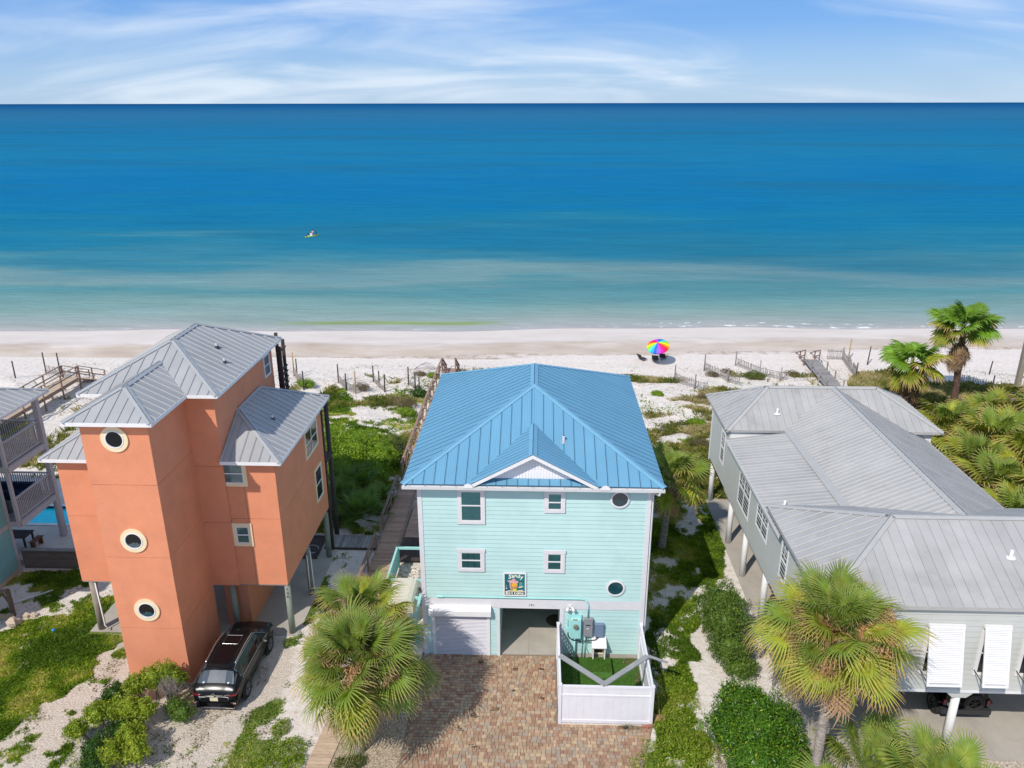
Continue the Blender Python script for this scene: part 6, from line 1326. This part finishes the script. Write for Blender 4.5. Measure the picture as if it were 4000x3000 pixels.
palm('beach_palm',(29.7,57.5,0),(28.3,56.8,4.4),'shorter fan palm behind the grey roof ridge, left of the tallest',bp_,['w','w','wy','wy'],n=26,scale=1.12,seed=43,tr=.26,skirt=40,trm=shag,el1=-38)
rp='palms crowded behind the grey house'
for i,(x,y,z,s,l) in enumerate([(27.3,48.2,2.6,1.1,'bright fan palm just beyond the grey porch corner'),(30.4,49.8,2.8,1.0,'palm below the timber railing at right'),(28.6,45.4,3.0,1.2,'yellowish palm in the middle of the right palm thicket'),(32.4,47.6,3.3,1.15,'palm at the right edge under the tall stilt'),(26.0,42.8,2.6,1.1,'palm with tan tips pressed against the porch post'),(29.2,41.8,3.2,1.3,'broad palm overhanging the right grey roof eave'),(25.2,39.2,2.8,1.15,'low palm against the grey roof edge'),(27.2,37.2,3.0,1.25,'lowest palm of the right thicket near the roof ridge'),(31.6,43.8,3.2,1.2,'far right palm of the thicket'),(24.4,35.8,2.7,1.1,'palm closest to the long grey ridge'),(34.5,50.5,3.2,1.1,'palm beside the weathered stilt')]):
    palm('thicket_palm',(x,y,0),(x,y,z),l,rp,['gf','yf','yf','yf'] if i%2 else ['gf','yf','yf','yf'],n=34,scale=s,seed=60+i,el1=-32,tr=.18)
# saw palmettos
for i,(x,y,s,l) in enumerate([(-11.8,41.2,1.0,'saw palmetto behind the orange wing corner'),(-10.2,39.6,1.1,'saw palmetto with tan tips beside the boardwalk rail'),(-11.2,43.2,1.1,'saw palmetto below the dark green thicket'),(-12.6,39.4,.9,'saw palmetto nearest the dark rear post'),(-9.5,41.6,.8,'small saw palmetto touching the boardwalk')]):
    palm('saw_palmetto',(x,y,0),(x,y,.25),l,'saw palmettos between orange house and boardwalk',['dk','dk','dk'],n=22,scale=s,seed=90+i,el1=12,cat='palmetto')
for i,(rz,ry,l,k) in enumerate(((-1.9,.5,'fallen orange-brown palm frond leaning by the fence corner','d'),(-2.5,.55,'fallen grey-brown palm frond beside the orange one','d'))):
    o=inst(FR[k][i],'fallen_frond',None,(4.95-.15*i,25.4+.3*i,.75),(0,ry,rz+.3),(.75,.75,.75)); tag(o,l,'palm frond','fallen fronds by the fence')
# ================= shrubs
def leafcloud(blobs,n,size,seed=0,flat=.6,inner=.72):
    r=np.random.RandomState(seed); vol=np.array([b[3]*b[4]+b[4]*b[5]+b[3]*b[5] for b in blobs]); cnt=(vol/vol.sum()*n).astype(int); V_=[];T_=[]
    for b,c in zip(blobs,cnt):
        d=r.normal(size=(c,3)); d/=np.linalg.norm(d,axis=1)[:,None]; d[:,2]=np.where(d[:,2]<-.35,-d[:,2]*.5,d[:,2])
        rad=inner+(1-inner)*r.rand(c)**.6
        lump=1+.22*np.sin(d[:,0]*5+b[0]*3)*np.cos(d[:,1]*6+b[1])+.16*np.sin(d[:,2]*8+d[:,0]*7)+.10*r.normal(size=c)*.6
        p=d*rad[:,None]*lump[:,None]*np.array(b[3:6])+np.array(b[:3])
        p=p[p[:,2]>.02] ; k=len(p); d=d[:k] if len(d)!=k else d
        nrm=d*.8+r.normal(size=(k,3))*.75; nrm/=np.linalg.norm(nrm,axis=1)[:,None]
        a=np.cross(nrm,r.normal(size=(k,3))); a/=np.linalg.norm(a,axis=1)[:,None]; bb=np.cross(nrm,a)
        s=size*(.6+.8*r.rand(k))[:,None]
        q=np.stack([p-a*s,p-bb*s*flat*.5+nrm*s*.1,p+a*s,p+bb*s*flat*.5+nrm*s*.1],1); V_.append(q.reshape(-1,3))
        T_.append(np.repeat(np.clip(.5+.28*r.normal(size=k)+(b[6] if len(b)>6 else 0),0,1),4))
    vs=np.concatenate(V_); F=np.arange(len(vs)).reshape(-1,4); return vs,F,np.concatenate(T_)
def shrub(name,blobs,label,m,n,size,cat='shrub',group=None,seed=0,core=True,twigs=0,flat=.6):
    c=np.mean([b[:2] for b in blobs],0); T=thing(name,(c[0],c[1],0),label,cat,group)
    vs,F,t=leafcloud(blobs,n,size,seed,flat); npmesh('foliage',vs,F,t,m,'stuff',parent=T,loc=(c[0],c[1],0))
    mb=MB(); rq=random.Random(seed)
    for b in blobs:
        if core: mb.ell((b[0],b[1],b[2]),(b[3]*.66,b[4]*.66,b[5]*.66),10,7,.3)
    if core: mb.build('inner_foliage',m,T,smooth=True)
    br=MB()
    for b in blobs:
        for k in range(3+twigs): br.tube([X(c[0]*.3+b[0]*.7+rq.uniform(-.1,.1),c[1]*.3+b[1]*.7+rq.uniform(-.1,.1),-.1),X(b[0]+rq.uniform(-.5,.5)*b[3],b[1]+rq.uniform(-.5,.5)*b[4],b[2]+b[5]*.5)],[.03,.012],5)
    br.build('branches',M('twig',(.20,.16,.13,1),rough=.9),T); return T
myr=leafmat('myrtle_leaf',[(0,(.09,.16,.015,1)),(.5,(.25,.34,.022,1)),(1,(.44,.46,.04,1))],objrand=.08); drk=leafmat('dark_leaf',[(0,(.018,.05,.008,1)),(.5,(.045,.11,.014,1)),(1,(.10,.20,.03,1))],rough=.35,objrand=.06)
pit=leafmat('glossy_leaf',[(0,(.03,.085,.010,1)),(.45,(.075,.18,.014,1)),(.8,(.13,.27,.022,1)),(1,(.34,.40,.04,1))],rough=.32,objrand=.06); vin=leafmat('vine_leaf',[(0,(.045,.10,.014,1)),(.5,(.11,.19,.024,1)),(1,(.22,.28,.05,1))],objrand=.05)
sg=leafmat('thicket_leaf',[(0,(.07,.16,.012,1)),(.5,(.21,.35,.02,1)),(1,(.38,.46,.04,1))],rough=.4,objrand=.06); brn=leafmat('dry_twig',[(0,(.09,.065,.04,1)),(.5,(.19,.14,.08,1)),(1,(.22,.22,.07,1))],rough=.9,objrand=.1,trans=.1); gry=leafmat('grey_twig',[(0,(.16,.13,.11,1)),(1,(.38,.33,.29,1))],rough=.9,objrand=.05,trans=.05)
sh_='shrubs before the stair tower'
shrub('yellow_green_shrub',[(-15.5,25.1,1.0,.55,.5,.6,.1),(-16.1,24.8,.9,.45,.45,.5),(-15.0,25.3,1.15,.45,.4,.5),(-14.6,25.2,.9,.4,.35,.4,-.1)],'upper yellow-green shrub touching the stair tower wall',myr,7000,.055,group=sh_,seed=1,twigs=3)
shrub('yellow_green_shrub',[(-16.2,23.6,.8,.5,.45,.55),(-15.6,23.4,1.0,.45,.4,.5,.15),(-16.9,23.3,.8,.5,.45,.5),(-15.1,23.5,.9,.4,.4,.5,.1),(-17.4,22.7,.6,.4,.4,.45,-.05)],'middle yellow-green shrub, the widest of the three',myr,9500,.055,group=sh_,seed=2,twigs=2)
shrub('yellow_green_shrub',[(-15.0,22.2,.8,.5,.5,.6,.1),(-14.5,21.6,.7,.45,.45,.5,.12),(-15.4,21.5,.7,.45,.45,.5,.05)],'lowest yellow-green shrub at the bottom edge of the frame',myr,7000,.055,group=sh_,seed=3,twigs=2)
shrub('dark_shrub',[(-16.9,24.6,.55,.45,.55,.55),(-17.1,24.0,.5,.4,.4,.45)],'small dark glossy shrub behind the yellow-green ones',drk,3200,.06,group=sh_,seed=4)
shrub('dark_shrub',[(-15.7,22.9,.4,.7,.5,.45),(-16.2,21.9,.5,.5,.6,.5),(-15.9,21.2,.5,.5,.4,.45)],'low dark green shrub under the yellow-green ones',drk,5200,.06,group=sh_,seed=5)
shrub('dark_shrub',[(-13.9,23.9,.4,.5,.4,.4),(-14.3,24.2,.45,.4,.4,.4)],'sparse dark shrub right of the bare grey twigs',vin,2200,.05,group=sh_,seed=6)
shrub('bare_shrub',[(-14.6,24.6,.9,.45,.35,.6)],'leafless grey twiggy shrub before the tower base',gry,2600,.05,group=sh_,seed=7,core=False,twigs=26,flat=.15)
shrub('large_hedge_shrub',[(8.2,22.8,1.1,1.2,1.15,1.3),(8.0,24.3,.95,.95,.95,1.1),(7.25,23.4,.8,.85,.95,.95),(9.0,23.6,.95,.95,.95,1.1),(7.8,21.6,1.0,1.0,1.0,1.1),(9.1,21.8,.8,.8,.8,.8),(8.7,24.9,.75,.5,.5,.6),(7.7,25.3,.7,.35,.35,.5),(9.6,22.8,.6,.5,.7,.6)],'big glossy dark green hedge shrub below the tall palm',pit,34000,.06,seed=11)
shrub('vine_covered_shrub',[(8.35,29.9,1.6,1.05,.85,1.15),(8.35,29.0,1.3,1.05,.95,1.15),(8.45,28.0,.8,.95,.8,.85),(8.7,27.2,.45,.7,.6,.5)],'rounded vine covered shrub beside the grey house slab',vin,26000,.055,seed=12)
shrub('bare_shrub',[(7.75,30.1,1.2,.15,.5,.7),(8.1,30.5,1.7,.4,.2,.3)],'rim of grey bare twigs round the vine covered shrub',gry,1800,.06,seed=13,core=False,twigs=4,flat=.15)
shrub('sea_grape_thicket',[(-14.2,47.3,1.0,1.6,1.2,1.3),(-12.0,46.6,1.1,1.5,1.2,1.35),(-10.3,46.2,.9,1.0,1.1,1.1),(-12.6,45.0,.7,1.5,.9,1.0,-.12),(-10.4,44.4,.6,1.0,.9,.9,-.12),(-13.6,48.8,.9,1.4,.8,1.1,.2),(-11.4,48.3,.9,1.2,.8,1.1,.2),(-15.2,45.5,.7,1.2,1,.8,-.1)],'dense bright green thicket between orange house and boardwalk',sg,52000,.075,seed=14)
shrub('scrub_bush',[(-10.6,47.9,.6,1.3,1.0,.8),(-10.2,49.6,.5,1.0,.9,.6)],'olive scrub bush pressed against the boardwalk rail',leafmat('olive_leaf',[(0,(.06,.09,.02,1)),(1,(.19,.22,.05,1))]),9000,.06,seed=15)
db='dune bushes'
for i,(x,y,s,m,l) in enumerate([(-15.0,61.2,.75,brn,'round brown dune bush behind the leaning tan fence post'),(-10.9,57.6,1.15,brn,'largest brownish dune bush left of the boardwalk'),(-9.9,60.0,.8,drk,'dark green dune bush under the boardwalk rail'),(-10.6,65.2,.55,brn,'low tan dune bush beside a wind-thrown fence piece'),(-9.3,64.4,.5,sg,'small green dune bush at the boardwalk steps'),(-10.3,56.2,.7,sg,'green sprawling bush between brown bush and boardwalk'),(-13.2,50.6,.8,brn,'dry brown bush above the bright thicket'),(-19.9,61.6,.8,sg,'light green bush at the sand fence beside the orange house'),(15.0,59.4,.8,brn,'brown dune bush left of the grey roof corner'),(13.4,59.6,.6,brn,'smaller brown dune bush in the open sand'),(9.8,60.6,.45,sg,'small green dune tuft bush right of the blue roof'),(15.4,66.0,.55,brn,'brown bush between two sand fences'),(19.0,65.6,.8,leafmat('olive_leaf',[(0,(0,0,0,1)),(1,(0,0,0,1))]),'olive bush by the third sand fence'),(22.6,66.5,.6,brn,'tan bush left of the beach walk planks'),(12.0,54.8,.6,sg,'green bush near the grey house wall corner'),(11.3,50.6,.7,brn,'tan bush beside the grey house far corner'),(16.9,66.9,.5,brn,'low reddish brown bush near the umbrella side fence')]):
    shrub('dune_bush',[(x,y,gzf(x,y)+s*.35,s,s*.7,s*.55),(x+s*.6,y-.2,gzf(x,y)+s*.3,s*.6,s*.5,s*.45)],l,m,int(2600*s+600),.05 if m is brn else .055,group=db,seed=200+i,core=(m is not brn),twigs=10 if m is brn else 0,flat=.3 if m is brn else .6)
# ================= ground cover
gr1=leafmat('grass_blade',[(0,(.10,.18,.014,1)),(.45,(.22,.34,.022,1)),(.8,(.38,.45,.04,1)),(1,(.56,.50,.16,1))],objrand=0,trans=.4); gr2=leafmat('dune_grass_blade',[(0,(.13,.16,.03,1)),(.5,(.28,.26,.06,1)),(1,(.48,.40,.22,1))],objrand=0); dr1=leafmat('dry_stem',[(0,(.11,.07,.035,1)),(.6,(.24,.17,.10,1)),(1,(.40,.33,.22,1))],objrand=0,trans=.1)
def scatter(bb,dens,chan,thr,seed):
    x0,x1,y0,y1=bb; n=int((x1-x0)*(y1-y0)*dens); r=np.random.RandomState(seed); p=r.rand(n,2)*[x1-x0,y1-y0]+[x0,y0]
    m=masks(p[:,0],p[:,1])[chan] if chan<3 else .55*np.clip((fbm(p[:,0]-9,p[:,1]+4,2.5,4)-.40)*5,0,1); fn=fbm(p[:,0],p[:,1],.35,3); keep=(m*(.15+1.5*fn))>thr+r.rand(n)*.42
    bld=((p[:,0]>-4.95)&(p[:,0]<4.7)&(p[:,1]>28)&(p[:,1]<41.2))|((p[:,0]>-20.7)&(p[:,0]<-10.85)&(p[:,1]>29)&(p[:,1]<36.7))|((p[:,0]>10.3)&(p[:,1]>23)&(p[:,1]<43.1)&(p[:,0]<24))|((p[:,0]>-8.75)&(p[:,0]<-7.3)&(p[:,1]>29.5)&(p[:,1]<66))|((p[:,0]<-24)&(p[:,1]>34.2)&(p[:,1]<44))|((p[:,0]>-17.1)&(p[:,0]<-14.4)&(p[:,1]>26)&(p[:,1]<29.5))|((p[:,0]>-7.3)&(p[:,0]<-4.8)&(p[:,1]>20)&(p[:,1]<41.6))|((p[:,0]>.9)&(p[:,0]<4.65)&(p[:,1]<28.3))
    return p[keep&~bld]
def veg(name,bb,dens,chan,thr,seed,h,w_,m,label,lean=.9,tone=(0,1)):
    p=scatter(bb,dens,chan,thr,seed); tf_=np.clip((fbm(p[:,0]+3,p[:,1]*1.1,1.6,4)-.5)*3.2+.45+.25*RN.randn(len(p)),0,1); blades(name,p,h,w_,m,lean=lean,zfun=gz,tonef=tf_,label=label,cat='plants')
veg('lawn_grass',(-28,-17.5,20,34.5),1700,0,.12,1,.11,.035,gr1,'bright green weedy lawn left of the stair tower')
veg('weeds',(-20.5,-8.4,20,37),420,0,.22,2,.08,.035,gr1,'scattered green weeds on the sand and gravel drive')
veg('grass_strip',(3.7,11.4,19.5,52),1500,0,.12,3,.12,.035,gr1,'green weeds and vines between aqua and grey houses')
veg('ground_vine',(-18.5,-8.9,37,62.5),520,0,.25,4,.16,.05,gr1,'bright ground vine covering the sand behind the orange house')
veg('dune_vine',(-48,26,43,68),85,0,.25,5,.14,.055,gr1,'patchy green vine on the dunes')
veg('dune_grass',(20,50,38,68),330,0,.2,6,.42,.035,gr2,'golden green dune grass behind the grey house',lean=.6)
veg('sea_oats',(-17,27,43,68.5),260,1,.25,7,.28,.022,gr2,'brownish sea oats and dry dune plants',lean=.8)
veg('dry_stems',(-48,-17,42,65),240,0,.25,8,.40,.026,gr2,'yellow green dune grass tufts behind the left houses',lean=.7)
veg('dead_litter',(-22,-8.4,20,36),260,1,.2,9,.05,.04,dr1,'dry brown weeds in the gravel drive',lean=1.5)
veg('dune_litter',(-45,45,41,68.5),30,3,.1,10,.07,.05,dr1,'dry twig litter on the dunes',lean=1.6)
# creeping plants with broader leaves along the plank path and drive
shrub('creeping_shrub',[(-9.2,22.6,.1,.6,.5,.25),(-9.7,21.8,.1,.7,.4,.25),(-9.9,23.6,.08,.35,.5,.18),(-8.9,21.9,.12,.4,.4,.25)],'low creeping green shrub left of the plank path',gr1,5200,.045,seed=31,core=False)
shrub('creeping_shrub',[(-6.9,21.9,.12,.5,.35,.2),(-6.5,22.1,.1,.3,.3,.2)],'small creeping weed patch on the tan gravel bed',leafmat('olive_leaf',[(0,(0,0,0,1)),(1,(0,0,0,1))]),1800,.04,seed=32,core=False)
# broad sunny leaf ground cover between driveway and hedge
vs,F,t=leafcloud([(5.3,22.4,.05,1.5,1.4,.38,.1),(5.0,20.8,.05,1.4,1.2,.38,.1),(5.7,25.8,.05,.9,1.5,.3),(5.6,24.2,.05,.9,.9,.35)],15000,.05,40); npmesh('leafy_ground_cover',vs,F,t,gr1,'stuff','bright leafy ground cover right of the brick driveway','plants')
vs,F,t=leafcloud([(7.0,22.3,.03,.28,1.6,.06),(7.2,21,.03,.3,.8,.06)],2600,.06,41,flat=.2); npmesh('brown_mulch',vs,F,t,dr1,'stuff','rust brown leaf litter beside the big hedge shrub','litter')
vs,F,t=leafcloud([(4.1,28.0,.06,.35,.35,.06),(4.35,27.0,.06,.1,.8,.06),(4.35,25.4,.06,.12,.9,.08)],700,.05,42,flat=.4); npmesh('leaf_drift',vs,F,t,dr1,'stuff','brown leaf drift inside the dog yard corner','litter')
vs,F,t=leafcloud([(3.7,24.1,.05,.5,.12,.16)],500,.05,43,flat=.15); npmesh('dry_weed',vs,F,t,brn,'stuff','dry weed sprouting at the foot of the white fence','plants')
# river stones at the foot of the near palm
mb=MB(); rq=random.Random(9)
for i in range(90):
    x=rq.uniform(-5.75,-5.05);y=rq.uniform(24.4,25.6); s=rq.uniform(.04,.08); mb.ell((x,y,.05),(s,s*.8,s*.6),7,5,.2)
mb.build('stone_ring',M('grey_pebble',(.38,.34,.31,1),rough=.8,var=.3,vscale=7),kind='stuff',label='grey pebbles edging the gravel bed under the palm',cat='stones')
# wind-thrown sand fence roll and boat wake
T=thing('fence_roll',(-10.6,67.2,0),'collapsed roll of slatted fence lying on the sand','fence')
for i in range(12):
    a=i/11*math.pi; MB().rb((-11.5+i*.16,66.8+.2*math.sin(a),.02+.45*math.sin(a)),(.05,0,0),(.35,.8,.05),(0,0,.02)).build('lath',sl_,T)
